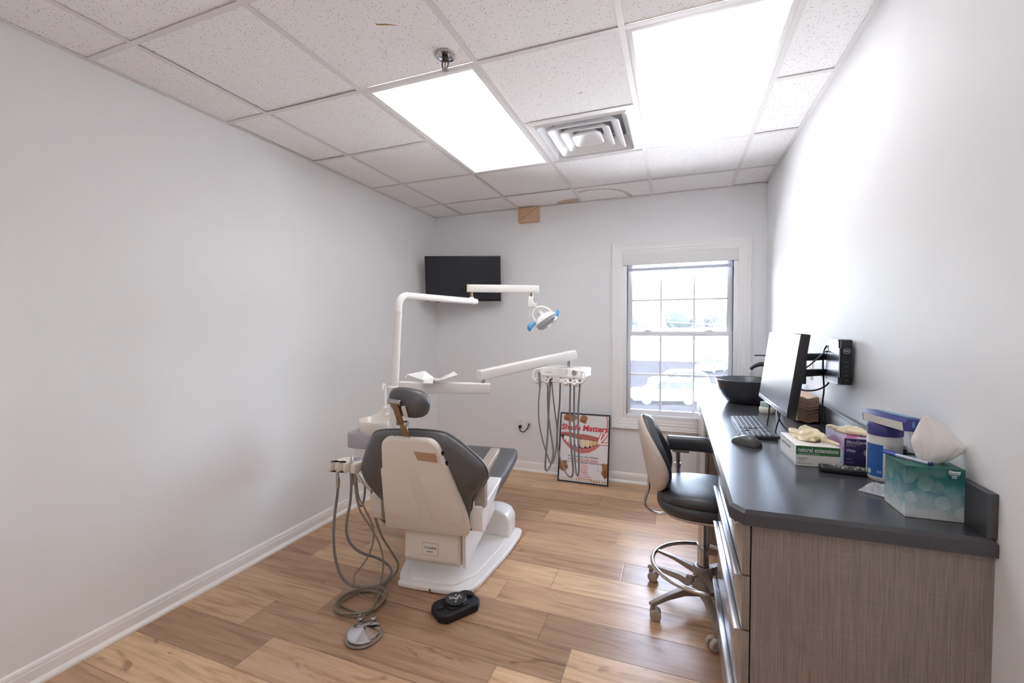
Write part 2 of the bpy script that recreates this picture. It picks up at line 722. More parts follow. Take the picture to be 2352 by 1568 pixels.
# water stains by the back wall and a rusty scratch
def blob(c, rx, ry, a0, a1, n=26, wob=.12, seed=0):
    pts = []
    for k in range(n + 1):
        a = a0 + (a1 - a0) * k / n
        w = 1 + wob * noise.noise(Vector((cos(a) * 1.7 + seed, sin(a) * 1.7, seed)))
        pts.append((c[0] + rx * w * cos(a), min(YB - .012, c[1] + ry * w * sin(a))))
    return pts
m.mi = 1
pts = [(GX[2] - .014, 3.83), (GX[2] - .014, YB - .014)] + [(-1.02, YB - .014), (-1.045, 3.93), (-1.02, 3.885), (-.96, 3.845), (-.9, 3.83)]
m.poly(pts, z=H + .0030)
m.mi = 2
o_ = [(-.79, 3.64)] + [(-.70, 3.62), (-.60, 3.63), (-.52, 3.66), (-.45, 3.72), (-.40, 3.80), (-.36, YB - .014)]
i_ = [(-.79, 3.70)] + [(-.70, 3.655), (-.60, 3.665), (-.53, 3.69), (-.47, 3.75), (-.43, 3.82), (-.40, YB - .014)]
for k in range(len(o_) - 1):
    m.poly([o_[k], o_[k + 1], i_[k + 1], i_[k]], z=H + .0030)
m.mi = 3
m.poly([(-1.066, 1.38), (-1.03, 1.392), (-.985, 1.419), (-1.03, 1.401), (-1.062, 1.388)], z=H + .0030)
m.poly([(-.46, 2.13), (-.435, 2.128), (-.435, 2.133), (-.46, 2.135)], z=H + .0030)
structure(m.build('ceiling', [TILE, STAIN, STAIN2, SCRATCH], keep=True))
m = MB()
for x in GX:
    m.bb((x - .012, YF, H - .001), (x + .012, YB, H + .0015))
for y in GY:
    segs = [(XL, XR)]
    if abs(y - GY[8]) < .01:
        segs = [(XL, GX[1]), (GX[2], GX[3]), (GX[4], XR)]
    for a, b in segs:
        m.bb((a, y - .012, H - .0012), (b, y + .012, H + .0012))
for a, b in (((XL, YF), (XL + .022, YB)), ((XR - .022, YF), (XR, YB)), ((XL, YB - .022), (XR, YB)), ((XL, YF), (XR, YF + .022))):
    m.bb((*a, H - .0016), (*b, H + .001))
structure(m.build('trim_1', GRID, keep=True))


def baseboard(name, a, b, n):
    """profiled baseboard with shoe moulding; a-b along the wall, n inward normal"""
    a, b, n = Vector((*a, 0)), Vector((*b, 0)), Vector((*n, 0))
    prof = [(0, 0), (.028, 0), (.027, .010), (.020, .019), (.0135, .022), (.0135, .060), (.011, .066), (.0115, .072), (.008, .082), (.003, .088), (0, .088)]
    m = MB()
    m.loft([[p + n * u + Vector((0, 0, z)) for u, z in prof] for p in (a, b)])
    return structure(m.build(name, TRIMW, keep=True, smooth=20))


baseboard('baseboard_left', (XL, YF), (XL, YB), (1, 0))
baseboard('baseboard_back', (XL, YB), (.15, YB), (0, -1))
baseboard('baseboard_right', (XR, YF), (XR, 1.262), (-1, 0))

# ------------------------------------------------------------------ window
win = bpy.data.objects.new('window_1', None); COL.objects.link(win); win.location = (0, YB, WZ0)
WORLD['window_1'] = T(0, YB, WZ0); win['kind'] = 'structure'
def ring(m, x0, x1, z0, z1, w, y0, y1, bev=.003):
    m.bb((x0, y0, z0), (x0 + w, y1, z1), bev=bev); m.bb((x1 - w, y0, z0), (x1, y1, z1), bev=bev)
    m.bb((x0 + w, y0, z0), (x1 - w, y1, z0 + w), bev=bev); m.bb((x0 + w, y0, z1 - w), (x1 - w, y1, z1), bev=bev)
m = MB()
ox0, ox1, oz0, oz1 = -.547, .558, .483, 2.118
prof = [(0, 0), (0, .020), (.010, .026), (.018, .022), (.028, .022), (.036, .018), (.060, .016), (.068, .012), (.078, .014), (.090, .009), (.0975, .008), (.0975, 0)]
corners = [(ox0, oz0, 1, 1), (ox1, oz0, -1, 1), (ox1, oz1, -1, -1), (ox0, oz1, 1, -1)]
rings = [[(x + sx * u, YB - h, z + sz * u) for u, h in prof] for x, z, sx, sz in corners]
m.loft(rings + [rings[0]], cap=(False, False))
m.build('casing', TRIMW, win, smooth=20)
m = MB()
ring(m, WX0, WX1, WZ0, WZ1, .035, YB - .004, YB + .13)
m.build('window_frame', WINW, win)
def sash(name, x0, x1, z0, z1, w, y0, rows, mun_z, glz):
    s = MB(); ring(s, x0, x1, z0, z1, w, y0, y0 + .03)
    so = s.build(name, WINW, win)
    q = MB()
    for x in (-.134, .134):
        q.bb((x - .008, y0 + .009, z0 + w), (x + .008, y0 + .02, z1 - w))
    for z in mun_z:
        q.bb((x0 + w, y0 + .0085, z - .008), (x1 - w, y0 + .0205, z + .008))
    q.build('muntin_bars', WINW, so)
    q = MB(); q.bb((x0 + w - .004, y0 + .013, z0 + w - .004), (x1 - w + .004, y0 + .016, z1 - w + .004))
    q.build('pane', GLASS, so)
    return so
up_ = sash('upper_sash', -.418, .428, 1.30, 1.99, .040, YB + .075, 2, [1.62], None)
lo_ = sash('lower_sash', -.428, .438, .612, 1.345, .040, YB + .040, 2, [.965], None)
q = MB()
for x in (-.24, .25):
    q.prism([(x - .035, 0), (x + .035, 0), (x + .018, .014), (x - .018, .014)], YB + .035, YB + .06, Matrix(((1, 0, 0, 0), (0, 0, 1, 0), (0, 1, 0, 1.344), (0, 0, 0, 1))))
q.build('sash_lock', WINW, lo_)
sh = thing('roller_shade', (.005, YB, 1.92), 'white roller shade rolled up under the valance at the window top', 'window shade')
m = MB(); m.bb((WX0 + .002, YB - .018, 1.922), (WX1 - .002, YB - .006, 2.018), bev=.002); m.bb((WX0 + .004, YB - .007, 2.0), (WX1 - .004, YB + .04, 2.016))
m.build('valance', mat('valance', (226, 225, 224), .5), sh)
m = MB(); m.bb((WX0 + .036, YB + .0225, 1.888), (WX1 - .036, YB + .024, 2.0)); m.build('shade_fabric', SHADE, sh)
m = MB(); m.bb((WX0 + .03, YB + .016, 1.872), (WX1 - .03, YB + .030, 1.898), bev=.005); m.build('hem_bar', mat('hem_bar', (196, 200, 212), .4), sh)
m = MB(); m.cyl((WX1 - .02, YB + .0235, 2.0), (WX0 + .02, YB + .0235, 2.0), .012); m.build('roller_tube', WINW, sh)

# ------------------------------------------------------------------ ceiling fixtures
def ceiling_light(a, b, c, d, label):
    x0, x1, y0, y1 = GX[a] + .012, GX[b] - .012, GY[c] + .012, GY[d] - .012
    t = thing('ceiling_light', ((x0 + x1) / 2, (y0 + y1) / 2, H), label, 'ceiling light', 'recessed ceiling light panels')
    m = MB()
    w = .022
    for lo, hi in (((x0, y0), (x0 + w, y1)), ((x1 - w, y0), (x1, y1)), ((x0 + w, y0), (x1 - w, y0 + w)), ((x0 + w, y1 - w), (x1 - w, y1))):
        m.bb((*lo, H - .001), (*hi, H + .012), bev=.001)
    m.bb((x0, y0, H + .03), (x1, y1, H + .09))
    m.build('frame', LFRAME, t)
    m = MB(); m.bb((x0 + w - .002, y0 + w - .002, H + .004), (x1 - w + .002, y1 - w + .002, H + .010)); m.build('diffuser', PANEL, t)
ceiling_light(*LIGHTS[0], 'glowing white ceiling light panel to the left of the square air vent')
ceiling_light(*LIGHTS[1], 'glowing white ceiling light panel between the square air vent and right wall')

ceiling_light(*LIGHTS[2], 'added unseen fill light panel in the ceiling over the camera')  # added fill panel out of view, brightens surfaces that face the camera

vc = Vector(((GX[2] + GX[3]) / 2, (YV[0] + YV[1]) / 2, H))
vt = thing('air_vent', vc, 'square white ceiling air vent with nested louvers between the two light panels', 'air vent')
def sq(h, z, dx=0, dy=0, r=.03):
    return [(vc.x + dx + p[0], vc.y + dy + p[1], z) for p in roundpoly([(-h, -h), (h, -h), (h, h), (-h, h)], r, 3)]
m = MB(); m.loft([sq(.292, H - .001, r=.004), sq(.292, H + .004, r=.004), sq(.262, H + .005, r=.012), sq(.25, H - .006, r=.03), sq(.235, H + .03, r=.03), sq(.205, H + .075, r=.03), sq(.215, H + .08, r=.03), sq(.25, H + .035, r=.03), sq(.27, H + .02, r=.01), sq(.292, H + .012, r=.004)], cap=(False, False))
m.build('frame', VENTW, vt, smooth=30)
for h in (.205, .145, .088):
    m = MB()
    m.loft([sq(h, H - .004), sq(h - .006, H - .010), sq(h - .014, H - .004), sq(h - .055, H + .035), sq(h - .058, H + .045), sq(h - .050, H + .045), sq(h - .008, H + .002)] + [sq(h, H - .004)], cap=(False, False))
    if h < .1:
        m.loft([sq(h - .05, H + .036), sq(h - .05, H + .044)])
    m.build('louver', VENTW, vt, smooth=30)
m = MB(); m.bb((vc.x - .27, vc.y - .27, H + .16), (vc.x + .27, vc.y + .27, H + .17))
for s in (-1, 1):
    m.bb((vc.x + s * .27 - .003, vc.y - .27, H + .07), (vc.x + s * .27 + .003, vc.y + .27, H + .17)); m.bb((vc.x - .27, vc.y + s * .27 - .003, H + .07), (vc.x + .27, vc.y + s * .27 + .003, H + .17))
m.build('plenum_box', mat('plenum', (190, 190, 194), .5), vt)
m = MB(); m.cyl((vc.x, vc.y, H + .13), (vc.x, vc.y, H + .159), .13, 32); m.build('duct_opening', DUCT, vt)
for a in (45, 135, 225, 315):
    d = Vector((cos(radians(a)), sin(radians(a)), 0))
    m = MB(); m.cyl(vc + d * .06 + Vector((0, 0, .04)), vc + d * .25 + Vector((0, 0, .07)), .003, 6); m.build('support_wire', VENTW, vt)

sp = thing('fire_sprinkler', (-.913, 1.638, H), 'chrome fire sprinkler head hanging from the ceiling near the left light panel', 'sprinkler')
Ms = T(-.913, 1.638, H)
m = MB(); m.lathe([(.0, .004), (.042, .003), (.041, -.004), (.030, -.006), (.026, .002), (.0, .002)], 32, Ms); m.build('escutcheon', CHROME, sp)
m = MB(); m.lathe([(.013, .004), (.014, -.014), (.011, -.02), (.0, -.02)], 16, Ms)
for s in (-1, 1):
    m.tube([(s * .010, 0, -.018), (s * .014, 0, -.030), (s * .012, 0, -.046), (s * .003, 0, -.056)], .0026, 8, M=Ms)
m.build('body', mat('sprinkler_bronze', (92, 88, 82), .3, metal=1), sp)
m = MB(); m.cyl((-.913, 1.638, H - .05), (-.913, 1.638, H - .02), .0022, 8); m.build('glass_bulb', mat('bulb_red', (170, 60, 60), .1), sp)
m = MB()
pts = []
for k in range(24):
    a = 2 * pi * k / 24
    r = .015 if k % 2 else .011
    pts.append((r * cos(a), r * sin(a)))
m.prism(pts, -.0605, -.058, Ms); m.cyl((-.913, 1.638, H - .064), (-.913, 1.638, H - .055), .004, 10); m.build('deflector', STEEL, sp)

# ------------------------------------------------------------------ dental chair (local frame: u right, w towards the foot end, z up)
TH = radians(5.5)
MC = T(-1.2, 1.97, 0) @ RZ(TH)
DC = thing('dental_chair', (-1.2, 2.2, 0), 'reclining grey dental treatment chair seen from behind on a white base', 'dental chair')
base_out = [(.10, -.033), (.165, -.033), (.222, .012), (.252, .15), (.281, .32), (.30, .45), (.312, .60), (.314, .68), (.306, .722), (.275, .742), (.15, .747), (-.15, .747), (-.275, .742),
            (-.306, .722), (-.314, .68), (-.312, .60), (-.29, .40), (-.262, .21), (-.225, .06), (-.192, .0), (-.165, -.033)]
bo = [tuple(p.to_2d()) for p in catmull([(*p, 0) for p in base_out], 3, True)]
m = MB(); m.prism(bo, .002, .034, bev=.010); m.prism(roundpoly([(-.13, .0), (.12, .0), (.20, .12), (.245, .42), (.25, .70), (-.25, .70), (-.245, .42), (-.20, .12)], .03, 4), .032, .046, bev=.008); m.build('base', WENA, DC, MC)
m = MB(); m.cyl((.0, -.0345, .016), (0, -.031, .016), .006, 12); m.build('cable_hole', DARKGAP, DC, MC)
SX = Matrix(((1, 0, 0, 0), (0, 0, -1, 0), (0, 1, 0, 0), (0, 0, 0, 1)))      # (x,y,z)->(x,-z,y): prism outline in u,z
SU = Matrix(((0, 0, 1, 0), (1, 0, 0, 0), (0, 1, 0, 0), (0, 0, 0, 1)))       # outline in w,z, depth along u
m = MB(); m.prism(roundpoly([(-.262, .03), (.262, .03), (.262, .14), (.236, .185), (.18, .206), (-.18, .206), (-.236, .185), (-.262, .14)], .02, 3), -.735, -.57, SX, bev=.018)
m.build('front_housing', WENA, DC, MC)
for s in (-1, 1):
    m = MB(); m.prism(roundpoly([(.03, .115), (.03, .30), (.10, .335), (.46, .36), (.50, .34), (.53, .22)], .012, 3), .166 * s - .010, .166 * s + .010, SU, bev=.004)
    m.build('lift_arm_cover', WENA, DC, MC)
m = MB(); m.prism(roundpoly([(.0, .31), (-.022, .165), (.02, .128), (.24, .128), (.24, .31)], .01, 3), -.152, .150, SU, bev=.006); lb = m.build('lift_housing', WPLA, DC, MC)
MF = MC @ frame((.0, -.0115, .2225), (1, 0, 0), (0, -.145, .022))
MF = MC @ frame((-.005, -.0125, .2225), (1, 0, 0), (0, -.989, .150))
m = MB(); m.prism(roundpoly([(-.046, -.031), (.046, -.031), (.046, .031), (-.046, .031)], .006, 3), .0, .0028, MF)
m.build('badge_rim', mat('badge_rim', (168, 152, 140), .5), lb)
m = MB(); m.prism(roundpoly([(-.044, -.029), (.044, -.029), (.044, .029), (-.044, .029)], .005, 3), .002, .0034, MF); bdg = m.build('badge', WPLA, lb)
m = MB(); m.text('X-CALIBUR', .016, MF @ T(0, .006, .0036), bold=.0004, shear=.15, width=.072); m.text('BELMONT', .0085, MF @ T(0, -.013, .0036), bold=.0003, width=.034); m.build('badge_lettering', INKB, bdg)
m = MB(); m.bb((-.14, .0, .30), (.14, .24, .385), bev=.01); m.build('seat_carriage', WPLA, DC, MC)
m = MB(); m.bb((-.16, .06, .36), (.16, .92, .43), bev=.02); m.build('seat_frame', WENA, DC, MC)
# seat and leg cushion
prof = [(.03, .455, .20, .05), (.06, .485, .235, .08), (.25, .49, .255, .085), (.5, .485, .25, .08), (.72, .488, .235, .075), (.92, .500, .222, .07), (1.00, .500, .205, .065), (1.045, .478, .17, .035)]
rings = []
for w_, zt, hw_, th_ in prof:
    o_ = roundpoly([(-hw_, zt - th_), (hw_, zt - th_), (hw_ * 1.0, zt - .008), (-hw_, zt - .008)], [.012, .012, .035, .035], 4)
    rings.append([(x, w_, z + .010 * (1 - (x / hw_) ** 2) * (z > zt - th_ / 2)) for x, z in o_])
m = MB()
rr = [[Vector(p) for p in r] for r in rings]
n_ = len(rr[0])
fine = [catmull([r[k] for r in rr], 4) for k in range(n_)]
m.loft([[fine[k][i] for k in range(n_)] for i in range(len(fine[0]))])
m.build('seat_cushion', VINYL, DC, MC, smooth=60)
# backrest
MBH = MC @ frame((0, -.05, .33), (1, 0, 0), (0, -.967, -.2545))
MBK = MBH @ Matrix.Diagonal((1, .97, 1, 1))
uph = [(.2, .0), (.208, .063), (.226, .15), (.252, .228), (.303, .285), (.328, .348), (.311, .412), (.257, .47), (.196, .525), (.141, .562), (.084, .575), (-.02, .578),
       (-.106, .573), (-.240, .558), (-.29, .515), (-.349, .41), (-.378, .33), (-.366, .255), (-.324, .187), (-.272, .12), (-.24, .05), (-.235, 0)]
uo = [(p.x, p.y - .018) for p in catmull([(*p, 0) for p in uph], 4, True)]
m = MB()
rings = []
for z, d in ((-.028, .09), (-.038, .035), (-.050, .010), (-.066, .001), (-.078, 0.0), (-.100, .004), (-.122, .022), (-.135, .06), (-.138, .10)):
    q_ = inset(uo, min(d, .022)); k_ = 1 - max(0, d - .022) * 3.2
    rings.append([(-.03 + (x + .03) * k_, .30 + (y - .30) * k_, z) for x, y in q_])
m.loft(rings[::-1])
m.build('backrest_cushion', VINYL, DC, MBK, smooth=60)
m = MB()
m.tube([(x, y, -.080) for x, y in inset(uo, -.0015)][::2], .0035, 6, n=2, closed=True)
m.build('backrest_piping', VINYL, DC, MBK)
pan = roundpoly([(-.250, .0), (-.228, -.012), (.212, -.005), (.228, .02), (.222, .13), (.116, .516), (.08, .548), (-.155, .545), (-.190, .515), (-.232, .2)], [.02, .01, .02, .01, .05, .04, .035, .03, .03, .06], 4)
m = MB()
m.prism(pan, -.040, .0, bev=.014)
bp = m.build('backrest_shell', WPLA, DC, MBK)
m = MB()
step = .0045
m.prism(roundpoly([(-.235, .09), (-.03, .075), (-.03, .13), (-.065, .36), (-.21, .372), (-.216, .30)], .012, 3), -.002, step, bev=.0022)
m.prism(roundpoly([(.035, .065), (.208, .075), (.214, .13), (.155, .345), (.0, .345), (.022, .2)], .012, 3), -.002, step, bev=.0022)
m.build('shell_ribs', WPLA, bp, MBK)
m = MB(); m.prism([(.003, .435), (.110, .430), (.103, .478), (-.012, .482)], -.001, .0028); m.build('label_tape', TAPE, bp, MBK)
for x in (-.115, -.035):
    m = MB(); m.cyl((x, .547, -.020), (x, .549, -.020), .005, 10); m.build('screw', STEEL, bp, MBK)
for y in (.455, .40):
    m = MB(); m.box((.128 + (.455 - y) * .27, y + .015, -.02), (.012, .02, .014), bev=.002); m.build('adjusting_slot', DARKGAP, bp, MBK)
# headrest with its double hinge
def seg(m, a, b, wd, th):
    a, b = Vector(a), Vector(b)
    d = b - a
    m.box((0, 0, d.length / 2), (wd, th, d.length), frame(a, (1, 0, 0) if abs(d.x) < .9 * d.length else (0, 1, 0), d), bev=.002)
m = MB(); seg(m, (-.050, .49, -.030), (-.070, .610, -.028), .036, .007); m.build('headrest_slide', DSTEEL, DC, MBH)
m = MB(); seg(m, (-.068, .600, -.018), (-.084, .722, -.010), .032, .010); hb = m.build('headrest_link', DSTEEL, DC, MBH)
m = MB(); m.cyl((-.116, .724, -.012), (-.050, .718, -.012), .013, 18, bev=.002); m.build('upper_hinge', CHROME, hb, MBH)
m = MB(); m.cyl((-.092, .608, -.022), (-.084, .608, -.022), .014, 18); m.build('lower_hinge', CHROME, hb, MBH); m = MB(); m.cyl((-.052, .602, -.022), (-.036, .602, -.022), .016, 18, bev=.002); m.build('lower_hinge', CHROME, hb, MBH)
m = MB(); m.box((0, 0, 0), (.022, .062, .012), T(-.042, .666, -.022) @ RZ(.14), bev=.006); m.build('release_lever', WPLA, hb, MBH)
hd = [(-.142, .70), (-.146, .752), (-.125, .786), (-.085, .797), (-.016, .790), (.042, .770), (.066, .728), (.056, .672), (.012, .642), (-.05, .640), (-.105, .655)]
ho = [(p.x, p.y - .028) for p in catmull([(*p, 0) for p in hd[::-1]], 4, True)]
m = MB()
m.loft([[(x, y, z) for x, y in inset(ho, d)] for z, d in ((-.122, .045), (-.118, .03), (-.10, .008), (-.075, 0), (-.052, .010), (-.036, .03), (-.03, .05))])
m.build('headrest_cushion', VINYL, DC, MBH, smooth=60)
# arms
for s, u0, u1 in ((1, .208, .280), (-1, -.372, -.300)):
    m = MB(); m.prism(roundpoly([(.0, .345), (.0, .47), (.10, .476), (.345, .507), (.33, .49), (.17, .41), (.04, .32)], [.008, .008, .03, .004, .02, .05, .01], 3), u0, u1, SU, bev=.005)
    m.build('arm_support', WENA if s > 0 else WPLA, DC, MC)
m = MB()
path = [(.003, .462, .036), (.004, .54, .036), (.010, .600, .036), (.04, .638, .030), (.10, .655, .026), (.20, .676, .024), (.262, .690, .020)]
rings = []
for i, (w_, z_, t_) in enumerate(path):
    a, b = path[max(i - 1, 0)], path[min(i + 1, len(path) - 1)]
    d = Vector((0, b[0] - a[0], b[1] - a[1])).normalized()
    nrm = Vector((1, 0, 0)).cross(d)
    c_ = Vector((.262, w_ + .02, z_))
    rings.append([c_ + Vector((1, 0, 0)) * x + nrm * y for x, y in roundpoly([(-.028, -t_), (.028, -t_), (.028, t_ * .4), (-.028, t_ * .4)], .008, 3)])
m.loft(rings); m.build('armrest', BEIGEP, DC, MC, smooth=50)
m = MB(); m.ball((-.30, .30, .33), (.13, .26, .11)); m.build('side_skirt', VINYL, DC, MC)
m = MB(); m.tube([(-.345, .16, .56), (-.352, .15, .48), (-.34, .14, .40)], .026, 14, n=8)
for k in range(9):
    m.lathe([(.026, 0), (.030, .004), (.026, .008)], 14, T(-.349, .153, .42 + k * .014))
m.build('hose_bellows', GREYP, DC, MC)
m = MB(); m.bb((-.36, .15, .37), (-.10, .30, .42), bev=.01); m.build('unit_bracket', WENA, DC, MC)

# ------------------------------------------------------------------ dental operating light on its post
PB = Vector((-1.545, 2.131, 0))
DL = thing('dental_light', (PB.x, PB.y, .40), 'white dental operating light with blue handle covers on a tall post', 'dental light')
pt = Vector((-1.527, 2.155, 1.47))
ptop = pt + Vector((.002, .003, .02))
m = MB(); m.cyl(Vector((-1.553, 2.122, .42)), Vector((-1.5445, 2.132, .985)), .026, 24); m.cyl(Vector((-1.5445, 2.132, .985)), pt, .0225, 24); m.build('post', WENA, DL)
m = MB(); c0 = Vector((-1.5445, 2.132, 1.005)); m.lathe([(0, -.03), (.031, -.03), (.034, -.026), (.034, .0), (.0335, .003), (.034, .006), (.034, .034), (.029, .040), (0, .040)], 28, T(*c0)); m.build('post_collar', WENA, DL)
m = MB(); m.lathe([(0, 0), (.0225, 0), (.0235, .004), (.0235, .016), (.021, .022), (0, .022)], 24, T(*pt)); m.build('post_ring', WENA, DL)
e1 = Vector((-1.387, 2.894, 1.575)); s1 = Vector((pt.x + .002, pt.y + .002, 1.575))
dirh = (Vector((e1.x, e1.y, 0)) - Vector((s1.x, s1.y, 0))).normalized()
m = MB()
pts = [pt + Vector((0, 0, .02)), s1 - Vector((0, 0, .07))]
for k in range(1, 8):
    a = k / 8 * pi / 2
    pts.append(s1 - Vector((0, 0, .07)) + dirh * .07 * (1 - cos(a)) + Vector((0, 0, .07 * sin(a))))
pts += [s1 + dirh * .07, s1 + dirh * .3, e1 - dirh * .02, e1 + dirh * .01]
m.tube(pts, [.0215] * (len(pts) - 1) + [.019], 20, n=3); m.ball(e1 + dirh * .008, .0195); m.build('upper_arm', WENA, DL)
pv = P(1083, 683, 3.17)
m = MB(); m.lathe([(0, -.045), (.026, -.045), (.026, -.020), (.016, .002), (0, .002)], 24, T(*pv)); m.build('pivot_cap', WENA, DL)
m = MB(); m.cyl(pv + Vector((0, 0, -.01)), pv + Vector((0, 0, .04)), .011, 16); m.build('pivot_pin', DSTEEL, DL)
a0, a1 = P(1077, 662, 3.17), P(1236, 664, 3.17)
dv = a1 - a0
MA = framex(a0, dv, (0, 0, 1)); LA = dv.length
m = MB(); m.box((LA / 2 + .003, 0, 0), (LA + .006, .042, .055), MA, bev=.008); sa = m.build('spring_arm', WENA, DL)
m = MB(); m.box((-.006, 0, 0), (.016, .044, .056), MA, bev=.006); m.build('end_cap', mat('yellowed_cap', (226, 206, 172), .4), sa)
for x in (.11, .43):
    m = MB(); m.cyl(MA @ Vector((x, -.0205, -.017)), MA @ Vector((x, -.0218, -.017)), .0026, 10); m.build('screw', GREYP, sa)
q0 = P(1221, 676, 3.17)
m = MB(); m.cyl(q0 + Vector((0, 0, .03)), q0 + Vector((0, 0, -.06)), .009, 14); m.build('swivel_pin', DSTEEL, DL)
Q = frame(P(1220, 695, 3.17), _rt0, (0, 0, 1))
QX = Q @ Matrix(((1, 0, 0, 0), (0, 0, -1, 0), (0, 1, 0, 0), (0, 0, 0, 1)))
k_ = 3.17 / F_PX
m = MB(); m.prism(roundpoly([(-8.5 * k_, -11 * k_), (1 * k_, -11 * k_), (12 * k_, -5 * k_), (12.5 * k_, -2 * k_), (6 * k_, 6 * k_), (6 * k_, 14 * k_), (-6 * k_, 14 * k_)], .006, 3), -.022, .022, QX, bev=.005)
m.build('swivel_block', WENA, DL)
m = MB(); t0 = P(1216.5, 707, 3.17); m.cyl(t0, t0 + Vector((0, 0, -.018)), .002, 8); m.cyl(t0 + Vector((0, 0, -.016)), t0 + Vector((-.004, 0, -.062)), .0042, 10); m.build('switch_stick', WENA, DL)
# lamp head: long dish facing down and towards the chair back
hl, hr = P(1229, 743, 3.17), P(1279, 722, 3.12)
hc = (hl + hr) / 2 + Vector((0, 0, -.006))
LN = (_rt0 * .48 - Vector((0, 0, 1)) * .80 - Vector((_fw.x, _fw.y, 0)).normalized() * .34).normalized()
MH = frame(hc, hr - hl, LN)          # z axis = light direction, x = long axis
hw_ = (hr - hl).length / 2
def sup(a, b, z, n=28, e=2.6):
    out = []
    for k in range(n):
        t = 2 * pi * k / n
        c_, s_ = cos(t), sin(t)
        out.append((a * abs(c_) ** (2 / e) * (1 if c_ >= 0 else -1), b * abs(s_) ** (2 / e) * (1 if s_ >= 0 else -1), z))
    return out
m = MB(); m.loft([sup(hw_ * .25, .02, -.046), sup(hw_ * .6, .038, -.036), sup(hw_ * .92, .052, -.012), sup(hw_, .056, .004), sup(hw_, .056, .010), sup(hw_ * .96, .052, .010)], MH); lh = m.build('lamp_head', WENA, DL, smooth=45)
m = MB(); m.loft([sup(hw_ * .95, .051, .008), sup(hw_ * .95, .051, .030), sup(hw_ * .75, .040, .042), sup(hw_ * .3, .02, .045)], MH); m.build('lens_cover', CLEARP, lh, smooth=45)
m = MB(); m.loft([sup(.020, .014, .0445, e=2), sup(.018, .012, .050, e=2)], MH); m.build('bulb_cap', WENA, lh)
m = MB(); kb = P(1239, 718, 3.22); m.cyl(kb, hc + LN * -.03, .019, 18, bev=.004); m.ball(kb, .019); m.build('rear_knob', WENA, lh)
ra = [P(u, v, 3.17) for u, v in ((1229, 737), (1223, 726), (1225, 713), (1233, 706), (1245, 704), (1258, 708), (1267, 717))]
m = MB(); m.tube(ra, .0078, 12, n=5); m.cyl(P(1226, 701, 3.17), P(1233, 708, 3.17), .011, 14); m.build('yoke', WENA, DL)
for nm, pts, rr_ in (('l', ((1230, 740), (1224, 744), (1217, 752), (1217, 761)), [.012, .018, .021, .004]), ('r', ((1275, 728), (1279, 724), (1282, 717), (1280, 711)), [.010, .014, .013, .008])):
    m = MB(); m.tube([P(u, v, 3.14) for u, v in pts], rr_, 12, n=5); m.build('handle_cover', BLUEF, DL, smooth=60)

# ------------------------------------------------------------------ instrument delivery arm and head
DA = thing('instrument_delivery_arm', (PB.x, PB.y, 1.0), 'white jointed arm carrying the instrument head with four hanging grey hoses', 'delivery unit')
def beam(m, a, b, wd, h0, h1, bev=.008):
    a, b = Vector(a), Vector(b)
    M_ = framex(a, b - a, (0, 0, 1))
    L_ = (b - a).length
    def rect(x, h):
        return [(x, p[0], p[1]) for p in roundpoly([(-wd / 2, -h / 2), (wd / 2, -h / 2), (wd / 2, h / 2), (-wd / 2, h / 2)], bev, 3)]
    m.loft([rect(0, h0 - .01), rect(.004, h0), rect(L_ - .004, h1), rect(L_, h1 - .01)], M_)
b0, b1 = Vector((-1.545, 2.132, .975)) + Vector((0, 0, .035)), P(1126, 891, 2.58)
b0.z = b1.z + .012
m = MB(); beam(m, b0 + (b1 - b0).normalized() * .03, b1, .05, .070, .060); m.build('lower_arm', WENA, DA)
c1_ = P(1110, 880, 2.58)
m = MB(); m.cyl(c1_ + Vector((0, 0, -.03)), c1_ + Vector((0, 0, .045)), .011, 16); m.build('elbow_pin', STEEL, DA)
u0_, u1_ = P(1100, 862, 2.58), P(1319, 814, 3.0)
m = MB(); beam(m, u0_, u1_, .055, .060, .062, .010); m.build('spring_arm', WENA, DA)
c2_ = P(1307, 833, 3.0)
m = MB(); m.cyl(c2_ + Vector((0, 0, -.025)), c2_ + Vector((0, 0, .035)), .012, 16); m.build('wrist_pin', STEEL, DA)
hA = radians(-10)
HC = P(1291, 852, 2.98)
MHd = T(*HC) @ RZ(hA)
HW = .158
m = MB()
sidep = [(-.045, -.030), (-.040, -.040), (.14, -.034), (.14, .022), (.10, .026), (.02, .024), (-.025, .020)]
m.prism(roundpoly(sidep, .006, 3), -HW, HW, MHd @ SU, bev=.008); hdm = m.build('control_head', WENA, DA)
MFc = MHd @ frame((0, -.0355, -.006), (1, 0, 0), (0, -.93, .36))
m = MB(); m.box((0, .062, .0245), (.27, .09, .004), MHd, bev=.0015); m.build('tray_mat', mat('tray_mat', (206, 204, 202), .5), hdm)
m = MB(); m.lathe([(0, .001), (.020, .001), (.021, .004), (.014, .006), (.012, .003), (0, .004)], 24, MFc @ T(.108, .004, 0)); m.build('gauge', STEEL, hdm)
for y in (.010, -.006):
    m = MB(); m.bb((.046, y - .003, .0005), (.053, y + .003, .0025), MFc); m.build('button', GREYP, hdm)
m = MB(); m.text('MARATHON', .010, MFc @ T(-.085, -.004, .0012), width=.048); m.build('lettering', INKG, hdm)
m = MB()
hpts = [(-.150, -.03, .01), (-.178, -.055, .005), (-.192, -.065, -.03), (-.180, -.070, -.058), (-.140, -.070, -.066), (-.05, -.070, -.066), (.05, -.070, -.066), (.14, -.070, -.066), (.178, -.070, -.058), (.188, -.065, -.03), (.182, -.05, .002), (.155, -.03, .006)]
m.tube(hpts, .0075, 12, n=5, M=MHd); m.build('handle_rail', WENA, DA)
m = MB(); m.box((-.004, -.050, -.055), (.045, .05, .018), MHd, bev=.003); m.bb((.018, -.03, -.05), (.026, 0, -.03), MHd); m.build('rail_mount', WENA, DA)
